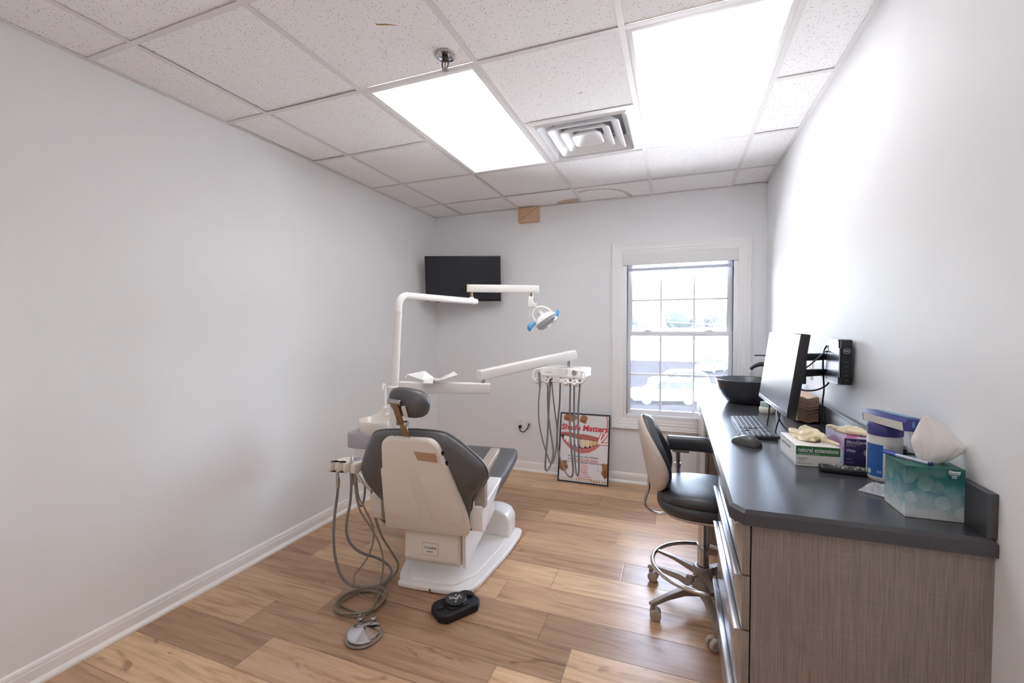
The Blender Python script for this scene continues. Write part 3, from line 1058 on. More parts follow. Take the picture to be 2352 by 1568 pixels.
HX = [-.148, -.075, .062, .125]
for i, x in enumerate(HX):
    m = MB()
    Mh_ = MHd @ T(x, -.072, -.066) @ RX(radians(60))
    m.lathe([(.012, -.018), (.021, -.016), (.022, .008), (.018, .016), (.010, .016), (.009, -.012), (.012, -.018)], 20, Mh_)
    m.build('instrument_holder', WENA, DA)
def q4(pts, d):
    return [P(1060 + x / 4.126, 760 + y / 4.126, d + (dd if len(t) > 2 else 0)) for t in pts for x, y, dd in [(t[0], t[1], t[2] if len(t) > 2 else 0)]]
hp = MHd @ Vector((HX[0], -.075, -.045))
m = MB(); m.tube([P(1239, 856, 2.93), P(1239.5, 870, 2.93), P(1240, 884, 2.93), P(1240.2, 892, 2.93)], [.009, .0095, .0095, .005], 12); m.ball(P(1238.5, 856, 2.93), .0105); m.build('handpiece', STEEL, DA)
for x, y in ((842, 480), (1030, 480), (1122, 490)):
    m = MB(); m.tube([P(1060 + x / 4.126, 760 + (y - 30) / 4.126, 2.93), P(1060 + x / 4.126, 760 + y / 4.126, 2.93), P(1060 + (x - 1) / 4.126, 760 + (y + 45) / 4.126, 2.93)], [.0055, .0075, .006], 10); m.build('handpiece_coupling', mat('coupling', (120, 104, 90), .35, metal=.7), DA)
for pts, r_ in (
    ([(743, 540), (731, 690), (735, 860), (768, 1030), (808, 1160, .02), (848, 1255, .05), (876, 1215, .08), (898, 1090, .1), (906, 930, .12), (885, 760, .12), (862, 560, .12), (856, 440, .12)], .0048),
    ([(840, 510), (829, 720), (818, 960), (800, 1180), (794, 1280), (806, 1322, .01), (838, 1285, .04), (868, 1180, .08), (866, 1090, .1), (840, 920, .12), (820, 740, .12), (818, 430, .12)], .0066),
    ([(1032, 520), (1028, 700), (1026, 880), (1038, 1080), (1056, 1290), (1052, 1365), (1022, 1378, .02), (968, 1300, .06), (928, 1180, .08), (908, 1040, .1), (912, 880, .12), (930, 680, .12), (938, 440, .12)], .0064),
    ([(1122, 530), (1108, 740), (1106, 980), (1112, 1200), (1112, 1330), (1098, 1368, .01), (1084, 1320, .04), (1072, 1160, .08), (1068, 900, .12), (1068, 430, .12)], .0062)):
    m = MB(); m.tube(q4(pts, 2.94), r_, 10, n=6); m.build('hose', HOSE, DA, smooth=60)
# folded tray carrier on the lower arm
tc = P(996, 871, 2.56)
MT = frame(tc, (.97, .10, 0), (0, 0, 1))
m = MB()
m.box((0, 0, .0), (.115, .10, .003), MT)
def flap(pts):
    q_ = [Vector(p) for p in pts]
    n_ = Vector((0, 0, .0026))
    m.loft([[p for p in q_], [p + n_ for p in q_]], MT)
flap([(-.05, -.05, 0), (-.02, .05, 0), (-.085, .062, .040), (-.158, -.03, .026)])
flap([(.02, .05, 0), (.055, -.05, 0), (.150, .0, .028), (.105, .06, .042)])
flap([(-.158, -.03, .026), (-.155, -.028, .026), (-.152, -.05, .010), (-.156, -.052, .010)])
flap([(.02, -.05, 0), (-.03, -.05, 0), (-.035, -.075, -.016), (.03, -.075, -.016)])
tco = m.build('tray_carrier', WENA, DA, smooth=0)
m = MB(); m.cyl(MT @ Vector((0, 0, -.05)), MT @ Vector((0, 0, .0)), .014, 16); m.build('tray_stem', STEEL, DA)

# ------------------------------------------------------------------ cuspidor and its box
CU = thing('cuspidor_unit', P(865, 1010, 2.75), 'ivory spittoon bowl with cup filler spout standing on a grey unit box', 'cuspidor')
cb = P(868, 968, 2.75)
Mcu = T(*cb) @ RZ(-.1)
def cring(sx, z, hump=0., n=36):
    out = []
    for k in range(n):
        a = 2 * pi * k / n
        s_ = sin(a)
        h_ = hump * max(0, s_) ** 5
        x = .122 * sx * cos(a) * (1 - .0 * max(0, s_))
        y = .115 * sx * s_
        out.append((x, y, z + h_))
    return out
m = MB(); m.loft([cring(.55, -.115), cring(.66, -.105), cring(.95, -.055, .0), cring(1.0, -.02, .02), cring(1.0, .008, .085), cring(.965, .016, .090), cring(.93, .010, .085), cring(.80, -.03, .03), cring(.5, -.06), cring(.12, -.075)], Mcu)
cbo = m.build('bowl', CERA, CU, smooth=60)
m = MB(); m.ball((-.005, .092, .028), (.013, .008, .013), Mcu); m.build('rinse_nozzle', CERA, cbo)
m = MB(); sp0 = Mcu @ Vector((-.030, .098, .070)); m.lathe([(.016, 0), (.014, .008), (.008, .014), (0, .014)], 16, T(*sp0))
m.tube([sp0, sp0 + Vector((0, 0, .06)), sp0 + Vector((.0, 0, .13)), sp0 + Vector((.002, -.008, .152)), sp0 + Vector((.006, -.026, .150)), sp0 + Vector((.007, -.034, .120))], .0075, 12, n=6)
m.build('cup_filler', WENA, CU)
m = MB(); bx0 = P(797, 1008, 2.66); bx0.z = 0
Mbx = T(-1.905, 2.15, 0) @ RZ(radians(6))
m.prism(roundpoly([(0, -.02), (.34, -.02), (.34, .20), (0, .20)], .03, 4), .645, .742, Mbx, bev=.012); m.build('unit_box', mat('unit_box', (178, 174, 182), .4), CU)
m = MB(); m.prism(roundpoly([(.02, .0), (.33, .0), (.33, .18), (.02, .18)], .03, 4), .56, .648, Mbx, bev=.01); m.build('lower_box', WENA, CU)
m = MB(); m.bb((.26, .0, .40), (.40, .06, .60), Mbx, bev=.01); m.build('support_arm', WENA, CU)

# ------------------------------------------------------------------ assistant's instrument holder
AH = thing('assistant_instrument_holder', P(796, 1065, 2.35), 'ivory scalloped holder with suction handpieces and drooping hoses left of the chair', 'instrument holder')
MAh = T(*P(796, 1068, 2.35)) @ RZ(radians(8))
o_ = [(-.083, -.045)]
for cx_ in (-.052, -.005, .038):
    for k in range(0, 9):
        a = pi - pi * k / 8
        o_.append((cx_ + .015 * cos(a), -.045 + .024 * sin(a)))
o_ += [(.075, -.045), (.086, -.02), (.085, .075), (.055, .085), (.01, .085), (-.05, .06), (-.080, -.01)]
m = MB(); m.prism(o_, -.030, .026, MAh, bev=.011, seg=3); ah = m.build('holder_block', WPLA, AH, smooth=45)
m = MB(); m.lathe([(0, .0), (.035, .0), (.036, .003), (.031, .005), (0, .004)], 28, MAh @ T(.042, .03, .0255), sx=1, sy=1); m.build('control_pad', GREYP, ah)
m = MB(); m.lathe([(0, .0), (.016, .0), (.016, .003), (0, .0035)], 20, MAh @ T(.042, .03, .030)); m.build('pad_button', STEEL, ah)
m = MB(); m.cyl(MAh @ Vector((.015, .03, -.02)), MAh @ Vector((.018, .03, -.115)), .018, 16, bev=.008); m.build('swing_stem', WPLA, AH)
m = MB(); m.tube([MAh @ Vector((.03, .05, -.06)), P(850, 1120, 2.45), P(885, 1150, 2.5)], .014, 12); m.build('support_tube', WPLA, AH)
def s2(x, y, d):
    return P(720 + x / 4.127, 1140 + y / 4.127, d)
m = MB(); m.tube([P(773.5, 1064, 2.33), P(774, 1074, 2.32), P(775, 1090, 2.32), P(776, 1100, 2.32), P(776, 1120, 2.32)], [.006, .007, .0085, .011, .0095], 14); m.build('suction_valve', STEEL, AH)
m = MB(); m.tube([P(808.5, 1047, 2.33), P(808, 1060, 2.32), P(808, 1072, 2.32), P(808, 1085, 2.33)], [.004, .0075, .008, .006], 12); m.build('air_water_syringe', STEEL, AH)
m = MB(); m.tube([P(776, 1120, 2.32), P(774, 1142, 2.32), s2(205, 140, 2.32), s2(190, 340, 2.32), s2(203, 560, 2.32), s2(255, 740, 2.32), s2(335, 825, 2.32), s2(435, 856, 2.30), s2(600, 846, 2.31), s2(690, 800, 2.34),
                 s2(738, 715, 2.42), s2(700, 640, 2.44), s2(600, 582, 2.42), s2(450, 530, 2.38), s2(352, 445, 2.36), s2(312, 330, 2.35), s2(322, 190, 2.35), s2(350, 40, 2.35), P(808, 1085, 2.34)], .0072, 10, n=8); m.build('suction_hose', HOSE, AH, smooth=60)
m = MB(); m.tube([P(811, 1072, 2.34), P(815, 1110, 2.34), s2(410, 30, 2.33), s2(455, 160, 2.33), s2(540, 290, 2.33), s2(625, 450, 2.33), s2(660, 610, 2.33), s2(648, 760, 2.32), s2(600, 895, 2.27), s2(515, 955, 2.25), s2(440, 930, 2.26),
                 s2(390, 840, 2.30), s2(388, 745, 2.32), s2(460, 655, 2.34), s2(532, 535, 2.36), s2(570, 400, 2.36), s2(558, 270, 2.36), s2(485, 110, 2.36), P(824, 1140, 2.36), P(818, 1090, 2.37)], .0046, 9, n=8); m.build('syringe_hose', mat('thin_hose', (140, 128, 116), .45), AH, smooth=60)
m = MB(); m.tube([P(838, 1082, 2.45), P(838, 1130, 2.45), P(833, 1158, 2.45), P(826, 1160, 2.45), P(820, 1140, 2.43), P(818, 1090, 2.40)], .006, 10, n=6); m.build('looped_hose', HOSE, AH, smooth=60)
m = MB(); m.tube([MAh @ Vector((.052, .02, -.01)), MAh @ Vector((.052, .02, -.06)), MAh @ Vector((.055, .04, -.10))], .007, 10); m.build('saliva_ejector', WENA, AH)

# ------------------------------------------------------------------ steel foot pedal with coiled hose
FP = thing('foot_pedal', (-1.31, 1.555, 0), 'round polished steel foot pedal with a coiled olive hose on the floor', 'foot pedal')
pc = Vector((-1.305, 1.555, 0))
m = MB(); m.prism(roundpoly([(-.076, -.045), (-.03, -.086), (.045, -.082), (.085, -.02), (.075, .05), (.02, .075), (-.03, .10), (-.072, .085), (-.09, .02)], .05, 4), .002, .014, T(*pc) @ RZ(.15), bev=.004); m.build('pedal_base', GREYMET, FP)
m = MB(); m.lathe([(.066, .014), (.072, .018), (.0735, .026), (.071, .030), (.055, .036), (.02, .048), (.006, .052), (0, .052)], 40, T(*(pc + Vector((.006, -.006, 0))))); m.build('pedal_disc', CHROME, FP, smooth=25)
for dx, dy in ((-.012, .080), (-.066, .055)):
    m = MB(); m.cyl(pc + Vector((dx, dy, .008)), pc + Vector((dx, dy, .036)), .013, 14, bev=.003); m.cyl(pc + Vector((dx, dy, .034)), pc + Vector((dx, dy, .050)), .006, 10); m.build('valve_stud', STEEL, FP)
cc = s2(440, 1010, 2.29); cc = CAM + (cc - CAM) * ((CAM.z - .012) / (CAM.z - cc.z))
pts = [pc + Vector((-.066, .055, .02)), pc + Vector((-.085, .10, .014))]
R0 = .088
for k in range(0, 40):
    a = radians(200) - k * radians(24)
    rr_ = R0 + .012 * sin(k * .9) + (.02 if k > 30 else 0) * (k - 30) / 10
    pts.append((cc.x + rr_ * 1.02 * cos(a) + .01 * sin(k * .35), cc.y + rr_ * 1.25 * sin(a), .008 + .0095 * (k // 15) + (.003 if k % 15 > 7 else 0)))
last = Vector(pts[-1])
pts += [s2(675, 838, 2.335), s2(725, 780, 2.37), s2(785, 720, 2.40), s2(803, 640, 2.40), s2(750, 540, 2.39), s2(650, 380, 2.39), s2(588, 210, 2.40), s2(560, 60, 2.42), P(853, 1120, 2.45)]
m = MB(); m.tube(pts, .0058, 9, n=4); m.build('coiled_hose', HOSE2, FP, smooth=60)

# ------------------------------------------------------------------ black chair foot control
FC = thing('chair_foot_control', (-1.005, 1.865, 0), 'black foot control with round chair symbol button in front of the chair base', 'foot control')
MFC = T(-1.006, 1.862, 0) @ RZ(radians(56))
m = MB(); m.prism(roundpoly([(-.112, -.045), (-.082, -.075), (.082, -.075), (.112, -.045), (.112, .04), (.085, .068), (-.085, .068), (-.112, .04)], .008, 2), .001, .040, MFC, bev=.007); m.prism(roundpoly([(-.055, -.05), (.055, -.05), (.055, .05), (-.055, .05)], .03, 3), .036, .048, MFC, bev=.006); fc = m.build('control_body', RUBBER, FC)
m = MB(); m.lathe([(.050, .046), (.052, .050), (.052, .058), (.049, .061), (0, .061)], 36, MFC); pd = m.build('rocker_disc', BLACKP, FC)
for x in (-.085, .085):
    m = MB(); m.lathe([(.015, .038), (.015, .050), (.012, .053), (0, .053)], 18, MFC @ T(x, 0, 0)); m.build('button', RUBBER, FC)
Mi = T(-1.006, 1.862, .0614) @ RZ(radians(-14))
m = MB(); m.poly([(x, y) for x, y in [( .047 * cos(a), .047 * sin(a)) for a in [2 * pi * k / 40 for k in range(40)]]], Mi, -.0002); m.build('disc_label', mat('disc_face', (52, 52, 56), .4), pd)
m = MB()
def bar(a, b, w_):
    a, b = Vector((*a, 0)), Vector((*b, 0)); d = (b - a).normalized(); n_ = Vector((-d.y, d.x, 0)) * w_ / 2
    m.poly([a - n_, b - n_, b + n_, a + n_], Mi, 0)
def arrow(a, b):
    a, b = Vector((*a, 0)), Vector((*b, 0)); d = (b - a).normalized(); n_ = Vector((-d.y, d.x, 0))
    bar(a.to_2d(), (b - d * .006).to_2d(), .003)
    m.poly([b, b - d * .009 + n_ * .006, b - d * .009 - n_ * .006], Mi, 0)
m.poly([(.004 + .006 * cos(t), .024 + .006 * sin(t)) for t in [2 * pi * k / 14 for k in range(14)]], Mi, 0)
bar((.004, .016), (.012, -.006), .008); bar((.012, -.006), (-.008, -.004), .007); bar((-.008, -.004), (-.018, -.024), .007)
arrow((.012, .016), (.026, .022)); arrow((-.004, .008), (-.018, .022)); arrow((.016, -.012), (.024, -.028)); arrow((-.016, .0), (-.034, -.016))
m.build('chair_symbol', mat('symbol_white', (205, 205, 208), .5), pd)
m = MB(); m.tube([MC @ Vector((0, -.033, .016)), s2(1110, 960, 2.27), s2(1085, 1040, 2.2), s2(1118, 1130, 2.155), s2(1080, 1225, 2.11), s2(1000, 1255, 2.10), s2(925, 1225, 2.115), s2(912, 1165, 2.15), s2(960, 1060, 2.20), s2(1050, 1000, 2.235), s2(1130, 992, 2.24), MFC @ Vector((-.07, .066, .02))], .0042, 9, n=7)
m.build('cable', mat('cord_brown', (104, 88, 78), .5), FC, smooth=60)

# ------------------------------------------------------------------ television across the corner
tvc = [P(975, 588, 4.13), P(1150, 589, 4.13), P(1150, 691, 4.13), P(978, 692, 4.13)]
tm = (tvc[0] + tvc[1] + tvc[2] + tvc[3]) / 4
tx = (tvc[1] - tvc[0]); tx.z = 0
MTV = frame(tm, tx, (0, 0, 1)) @ RX(radians(6))
TW, THh = .716, .425
TV = thing('television', tm - Vector((0, 0, THh / 2)), 'black flat television mounted high across the back left corner', 'television')
m = MB(); m.box((0, .018, 0), (TW, .036, THh), MTV, bev=.004); m.box((0, .05, -.02), (.5, .04, .28), MTV, bev=.015); m.build('housing', BEZEL, TV)
m = MB(); m.bb((-TW / 2 + .008, -.0012, -THh / 2 + .018), (TW / 2 - .008, .001, THh / 2 - .008), MTV); m.build('screen', SCREEN, TV)
m = MB(); m.box((-.24, .002, -THh / 2 - .004), (.04, .012, .009), MTV, bev=.002); m.build('sensor', BLACKP, TV)
m = MB(); m.box((0, .10, 0), (.05, .10, .12), MTV); m.box((0, .155, 0), (.12, .02, .22), MTV); m.cyl(MTV @ Vector((0, .15, 0)), Vector((XL + .02, YB - .02, tm.z)), .02, 12)
m.build('wall_bracket', BLACKP, TV)

# ------------------------------------------------------------------ small things on the back wall
o = MB(); bx = [(-1.418, 2.386), (-1.205, 2.386), (-1.205, 2.535), (-1.418, 2.535)]
m = MB(); m.prism(roundpoly([(-1.416, 2.372), (-1.214, 2.372), (-1.214, 2.513), (-1.416, 2.513)], .010, 3), -(YB - .001), -(YB - .055), SX, bev=.012)
tag(m.build('junction_cover', TANBOX), 'tan box shaped cover on the back wall right under the ceiling', 'wall cover')
ot = thing('power_outlet', (-1.41, YB, .39), 'white wall outlet plate low on the back wall with a black plug in it', 'outlet')
m = MB(); m.prism(roundpoly([(-.036, -.064), (.036, -.064), (.036, .064), (-.036, .064)], .004, 2), 0, .006, T(-1.410, YB, .457) @ RX(pi / 2), bev=.003); op = m.build('plate', TRIMW, ot)
for z in (.484, .430):
    m = MB(); Mo = T(-1.410, YB - .006, z) @ RX(pi / 2); m.prism(roundpoly([(-.017, -.014), (.017, -.014), (.017, .014), (-.017, .014)], .008, 3), 0, .003, Mo, bev=.001)
    rc = m.build('receptacle', TRIMW, ot)
    m = MB()
    m.bb((-.0075, -.002, .0026), (-.0055, .006, .0034), Mo); m.bb((.0055, -.001, .0026), (.0075, .006, .0034), Mo); m.cyl(Mo @ Vector((0, -.008, .0026)), Mo @ Vector((0, -.008, .0034)), .0025, 8)
    m.build('slots', DARKGAP, rc)
cc_ = tag(MB().lathe([(0, 0), (.038, 0), (.038, .003), (.030, .007), (0, .008)], 32, T(-1.318, YB, .452) @ RX(pi / 2)).build('cable_cover', mat('cream_cover', (228, 222, 212), .4)), 'round cream cable cover plate on the back wall beside the outlet', 'cable cover')
pc_ = thing('black_cord', (-1.41, YB - .03, .42), 'short black power cord looping from the outlet to the round cover plate', 'cord')
m = MB(); m.box((-1.411, YB - .026, .428), (.026, .034, .030), bev=.007); m.build('plug', BLACKP, pc_)
m = MB(); m.tube([(-1.412, YB - .035, .418), (-1.408, YB - .034, .392), (-1.392, YB - .028, .380), (-1.368, YB - .024, .384), (-1.342, YB - .022, .412), (-1.330, YB - .018, .440), (-1.325, YB - .006, .452)], .0048, 9); m.cyl((-1.325, YB - .0095, .452), (-1.325, YB - .007, .452), .009, 12); m.build('cable', BLACKP, pc_)

# ------------------------------------------------------------------ framed poster leaning on the wall
PWd, PHt = .452, .612
pb = Vector((-.776, 3.80, .0))
lean = math.asin(.12 / PHt)
MPo = T(*pb) @ RX(pi / 2 - lean)          # x right, y up the poster, z towards the viewer
PO = thing('framed_poster', pb, 'black framed smile shade poster leaning on the back wall below the window', 'poster')
m = MB()
fw_ = .011
for lo, hi in (((-PWd / 2, 0), (-PWd / 2 + fw_, PHt)), ((PWd / 2 - fw_, 0), (PWd / 2, PHt)), ((-PWd / 2 + fw_, 0), (PWd / 2 - fw_, fw_)), ((-PWd / 2 + fw_, PHt - fw_), (PWd / 2 - fw_, PHt))):
    m.bb((*lo, -.012), (*hi, .010), MPo, bev=.001)
m.build('frame', mat('frame_navy_black', (30, 34, 46), .4), PO)
m = MB(); m.bb((-PWd / 2 + .005, .005, -.008), (PWd / 2 - .005, PHt - .005, .003), MPo); pp = m.build('sheet', mat('poster_paper', (232, 230, 234), .35), PO)
def ps(s, t, k=0):
    """poster point: s 0..1 from the left, t 0..1 from the top"""
    return Vector(((s - .5) * PWd, (1 - t) * PHt, .0032 + .0002 * k))
def patch(name, shapes, ms, k):
    m = MB()
    for i, pts in shapes:
        m.mi = i
        m.poly([ps(s, t, k + .25 * i) for s, t in pts], MPo)
    return m.build(name, ms, pp, smooth=0)
def splat(cx, cy, rx, ry, seed, n=42):
    out = []
    for k in range(n):
        a = 2 * pi * k / n
        r = 1 + .28 * noise.noise(Vector((cos(a) * 1.6 + seed * 3, sin(a) * 1.6, seed))) + .16 * noise.noise(Vector((cos(a) * 6 + seed, sin(a) * 6, seed * 2)))
        out.append((min(.985, max(.015, cx + rx * r * cos(a))), min(.99, max(.012, cy + ry * r * sin(a)))))
    return out
BR1, BR2 = mat('splash_brown', (168, 116, 74), .5), mat('splash_dark', (134, 88, 58), .5)
sp_ = []
for cx, cy, rx, ry, sd in ((.20, .07, .14, .055, 1), (.48, .085, .078, .06, 2), (.09, .775, .115, .075, 3), (.95, .79, .085, .11, 4)):
    sp_.append((0, splat(cx, cy, rx, ry, sd))); 
for cx, cy, rx, ry, sd in ((.14, .09, .05, .02, 5), (.47, .115, .05, .02, 6), (.10, .80, .06, .03, 7), (.93, .84, .03, .06, 8), (.86, .715, .012, .007, 9), (.80, .80, .012, .005, 10), (.93, .89, .010, .009, 11)):
    sp_.append((1, splat(cx, cy, rx, ry, sd, 18)))
for q_ in sp_:
    patch('brown_splash', [q_], [BR1, BR2], 0)
LIP, LIP2, MOUTH, GUM = mat('lip_rose', (206, 122, 122), .4), mat('lip_upper', (186, 104, 98), .4), mat('mouth_dark', (60, 44, 48), .5), mat('blush', (236, 168, 172), .5)
lower = [(.02, .345), (.10, .435), (.20, .505), (.32, .555), (.45, .575), (.58, .56), (.70, .52), (.78, .47), (.83, .425), (.70, .455), (.58, .495), (.45, .505), (.32, .485), (.20, .435), (.10, .385)]
upper = [(.0, .30), (.10, .285), (.24, .29), (.36, .305), (.48, .30), (.60, .31), (.72, .325), (.83, .335), (.84, .36), (.80, .40), (.70, .375), (.58, .378), (.45, .375), (.32, .36), (.20, .345), (.10, .325), (.02, .33)]
def shrink(p): return [(min(.985, max(.014, s)), t) for s, t in p]
inner = [(.02, .335), (.10, .325), (.20, .345), (.32, .36), (.45, .375), (.58, .378), (.70, .375), (.80, .40), (.83, .425), (.70, .458), (.58, .497), (.45, .507), (.32, .487), (.20, .437), (.10, .387)]
def tri(o, a, b):  # strips avoid concave faces
    return [(o, [a[i], a[i + 1], b[i + 1], b[i]]) for i in range(len(a) - 1)]
U0 = shrink([(.0, .30), (.10, .285), (.24, .29), (.36, .305), (.48, .30), (.60, .31), (.72, .325), (.84, .340)]); U1 = shrink([(.0, .335), (.10, .325), (.22, .348), (.34, .362), (.46, .375), (.58, .378), (.70, .378), (.83, .405)])
L0 = shrink([(.0, .338), (.10, .388), (.22, .45), (.34, .492), (.46, .507), (.58, .497), (.70, .458), (.83, .420)]); L1 = shrink([(.01, .345), (.09, .435), (.20, .510), (.32, .560), (.46, .580), (.60, .562), (.73, .51), (.84, .425)])
patch('smile_print', tri(2, U1, L0) + tri(1, U0, U1) + tri(0, L0, L1), [LIP, LIP2, MOUTH], 1)
TEE = [mat('tooth_white', (246, 244, 242), .3), mat('tooth_cream', (234, 218, 190), .3), mat('tooth_yellow', (222, 196, 142), .3)]
th_ = []
for cx, w_, t0_, t1_, i in ((.115, .022, .34, .40, 0), (.165, .027, .345, .43, 0), (.225, .032, .35, .455, 0), (.295, .037, .36, .475, 0), (.375, .042, .37, .49, 0), (.475, .052, .378, .497, 1), (.57, .042, .38, .485, 1), (.648, .034, .382, .468, 2), (.712, .026, .385, .45, 2), (.76, .02, .39, .438, 2)):
    th_.append((i, [(cx + w_ * a, t0_ + (t1_ - t0_) * b) for a, b in ((-1, .05), (-.6, 0), (.6, 0), (1, .05), (.98, .75), (.6, 1), (-.6, 1), (-.98, .75))]))
patch('printed_teeth', th_, TEE, 3)
RED, WHT = mat('poster_red', (214, 62, 74), .5), mat('poster_white', (250, 246, 246), .5)
def strokes(pts, w_, i):
    out = []
    for a, b in zip(pts, pts[1:]):
        a, b = Vector((a[0] * PWd, a[1] * PHt)), Vector((b[0] * PWd, b[1] * PHt)); d = (b - a).normalized(); n_ = Vector((-d.y, d.x)) * w_ / 2
        a, b = a - d * w_ * .3, b + d * w_ * .3
        out.append((i, [(min(q.x / PWd, .985), q.y / PHt) for q in (a - n_, b - n_, b + n_, a + n_)]))
    return out
arc = [(.955, .02), (.975, .09), (.972, .17), (.955, .24), (.91, .31), (.85, .37), (.79, .415)]
hd1, hd2 = [(.845, .285), (.775, .42)], [(.775, .42), (.97, .415)]
patch('arrow', strokes(arc, .030, 0) + strokes(hd1, .026, 0) + strokes(hd2, .026, 0) + strokes(arc, .016, 1) + strokes(hd1, .014, 1) + strokes(hd2, .014, 1), [RED, WHT], 4)
def ptext(body, s, t, size, ms, name, width=None, bold=0., shear=0., align='CENTER', rot=0.):
    m = MB(); q = ps(s, t, 6)
    m.text(body, size, MPo @ T(*q) @ RZ(rot), align, bold, shear, .0001, width); return m.build(name, ms, pp, smooth=0)
ptext('Shade Matters', .50, .215, .070, RED, 'title', .425, .0022, .12)
ptext('Ask how you can achieve', .49, .625, .026, INK, 'lettering', .27)
ptext('your', .25, .665, .026, INK, 'lettering', .05)
ptext('desired smile shade', .53, .667, .026, RED, 'lettering', .225, 0, .15)
m = MB(); m.poly([ps(.28, .690, 6), ps(.78, .690, 6), ps(.78, .686, 6), ps(.28, .686, 6)], MPo); m.build('underline', RED, pp, smooth=0)
ptext('prior to ANY dental restorations', .50, .706, .026, INK, 'lettering', .352)
for i, tx_ in enumerate(('Fillings', 'Crowns', 'Bridges', 'Implants', 'Veneers', 'Inlays and onlays', 'Partial Dentures')):
    ptext(tx_, .53, .748 + i * .0305, .019, RED, 'list_line', None)
tt = []
for k in range(18):
    cx = .075 + k * .0505
    tt.append((min(2, k // 6), [(cx + .0165 * cos(a), .955 + .024 * sin(a) * (1.0 if sin(a) < 0 else .9)) for a in [2 * pi * q / 14 for q in range(14)]]))
patch('shade_guide_teeth', tt, [mat('shade_a', (224, 214, 200), .4), mat('shade_b', (212, 190, 152), .4), mat('shade_c', (196, 164, 112), .4)], 3)

# ------------------------------------------------------------------ counter with cabinets
CY0, CY1 = 1.238, YB - .003
CX0 = .134
WT = thing('countertop', (.4, CY0, .875), 'long dark grey laminate countertop running along the right wall to the window', 'countertop')
out = [(CX0, CY0 + .040), (CX0 + .030, CY0), (XR - .001, CY0 + .010), (XR - .001, CY1), (CX0, CY1)]
m = MB()
ch = .009
rings = [[(x, y, .875) for x, y in out], [(x, y, CT - ch) for x, y in out], [(x, y, CT) for x, y in inset(out, ch)]]
m.loft(rings); m.build('slab', COUNTER, WT, smooth=0)
m = MB(); m.bb((XR - .020, CY0 + .016, CT), (XR - .0005, CY1, CT + .100), bev=.0015); m.build('backsplash', COUNTER, WT)
m = MB(); m.bb((.20, 1.975, .80), (XR - .02, 2.83, .872)); m.build('apron_rail', LINEN, WT)

CBx = thing('drawer_cabinet', (.4, 1.6, 0), 'grey woven wood drawer cabinet under the near end of the countertop', 'cabinet')
m = MB()
m.bb((.185, 1.262, .0), (XR - .001, 1.281, .8745)); m.bb((.185, 1.942, .0), (XR - .001, 1.960, .8745))
m.bb((.205, 1.281, .10), (XR - .003, 1.942, .118)); m.bb((XR - .012, 1.281, .10), (XR - .002, 1.942, .874)); m.bb((.19, 1.281, .855), (.66 - .01, 1.942, .874))
m.bb((.24, 1.281, .0), (.256, 1.942, .10)); m.build('carcass', LINEN, CBx)
for i, (z0, z1) in enumerate(((.7345, .870), (.588, .7305), (.346, .584), (.104, .342))):
    m = MB(); m.bb((.163, 1.2625, z0), (.182, 1.958, z1), bev=.0012); m.bb((.183, 1.30, z0 + .01), (.60, 1.92, z0 + .022)); m.bb((.183, 1.30, z0 + .02), (.60, 1.312, z1 - .03)); m.bb((.183, 1.908, z0 + .02), (.60, 1.92, z1 - .03))
    d = m.build('drawer', LINEN, CBx)
    m = MB(); m.bb((.147, 1.268, z1 - .0035), (.170, 1.955, z1), bev=.0008); m.bb((.145, 1.268, z1 - .014), (.1475, 1.955, z1), bev=.0008); m.build('handle', mat('satin_aluminium', (200, 200, 204), .25, metal=1.0) if i == 0 else bpy.data.materials['satin_aluminium'], d)
SK = thing('sink_cabinet', (.4, 3.4, 0), 'grey woven wood sink cabinet under the far end of the countertop', 'cabinet')
m = MB(); m.bb((.185, 2.86, .0), (XR - .001, 2.879, .8745)); m.bb((.185, CY1 - .02, .0), (XR - .001, CY1, .8745)); m.bb((.205, 2.879, .10), (XR - .003, CY1 - .02, .118)); m.bb((.24, 2.879, 0), (.256, CY1 - .02, .10)); m.bb((.19, 2.879, .855), (.64, CY1 - .02, .874))
m.build('carcass', LINEN, SK)
for y0, y1 in ((2.862, 3.410), (3.414, CY1)):
    m = MB(); m.bb((.163, y0, .104), (.182, y1, .870), bev=.0012); d = m.build('door', LINEN, SK)
    m = MB(); m.bb((.145, y0 + .006, .8565), (.170, y1 - .006, .870), bev=.001); m.build('handle', bpy.data.materials['satin_aluminium'], d)

# ------------------------------------------------------------------ sink bowl and tap
SB = thing('vessel_sink', (.40, 3.03, CT), 'dark grey round vessel sink bowl standing on the countertop by the window', 'sink')
BOWL = mat('bowl_glaze', (62, 64, 70), .32, coat=.2)
m = MB(); m.lathe([(0, .0), (.098, .0), (.105, .006), (.135, .045), (.160, .090), (.176, .140), (.178, .145), (.174, .147), (.168, .143), (.150, .095), (.122, .048), (.06, .018), (.024, .014)], 56, T(.40, 3.03, CT)); m.build('bowl', BOWL, SB, smooth=50)
m = MB(); m.lathe([(0, .012), (.022, .012), (.024, .017), (.018, .019), (0, .020)], 24, T(.40, 3.03, CT)); m.build('drain', CHROME, SB)
FA = thing('faucet', (.575, 3.32, CT), 'tall black basin tap behind the vessel sink', 'faucet')
fx, fy = .578, 3.40
m = MB(); m.lathe([(0, 0), (.028, 0), (.028, .006), (.021, .012), (.019, .10), (.019, .235), (.021, .245), (0, .248)], 24, T(fx, fy, CT)); m.build('body', BLACKP, FA)
m = MB(); m.tube([(fx, fy, CT + .205), (fx - .04, fy - .008, CT + .212), (fx - .085, fy - .016, CT + .196), (fx - .105, fy - .02, CT + .175)], [.016, .015, .013, .012], 14); m.build('spout', BLACKP, FA)
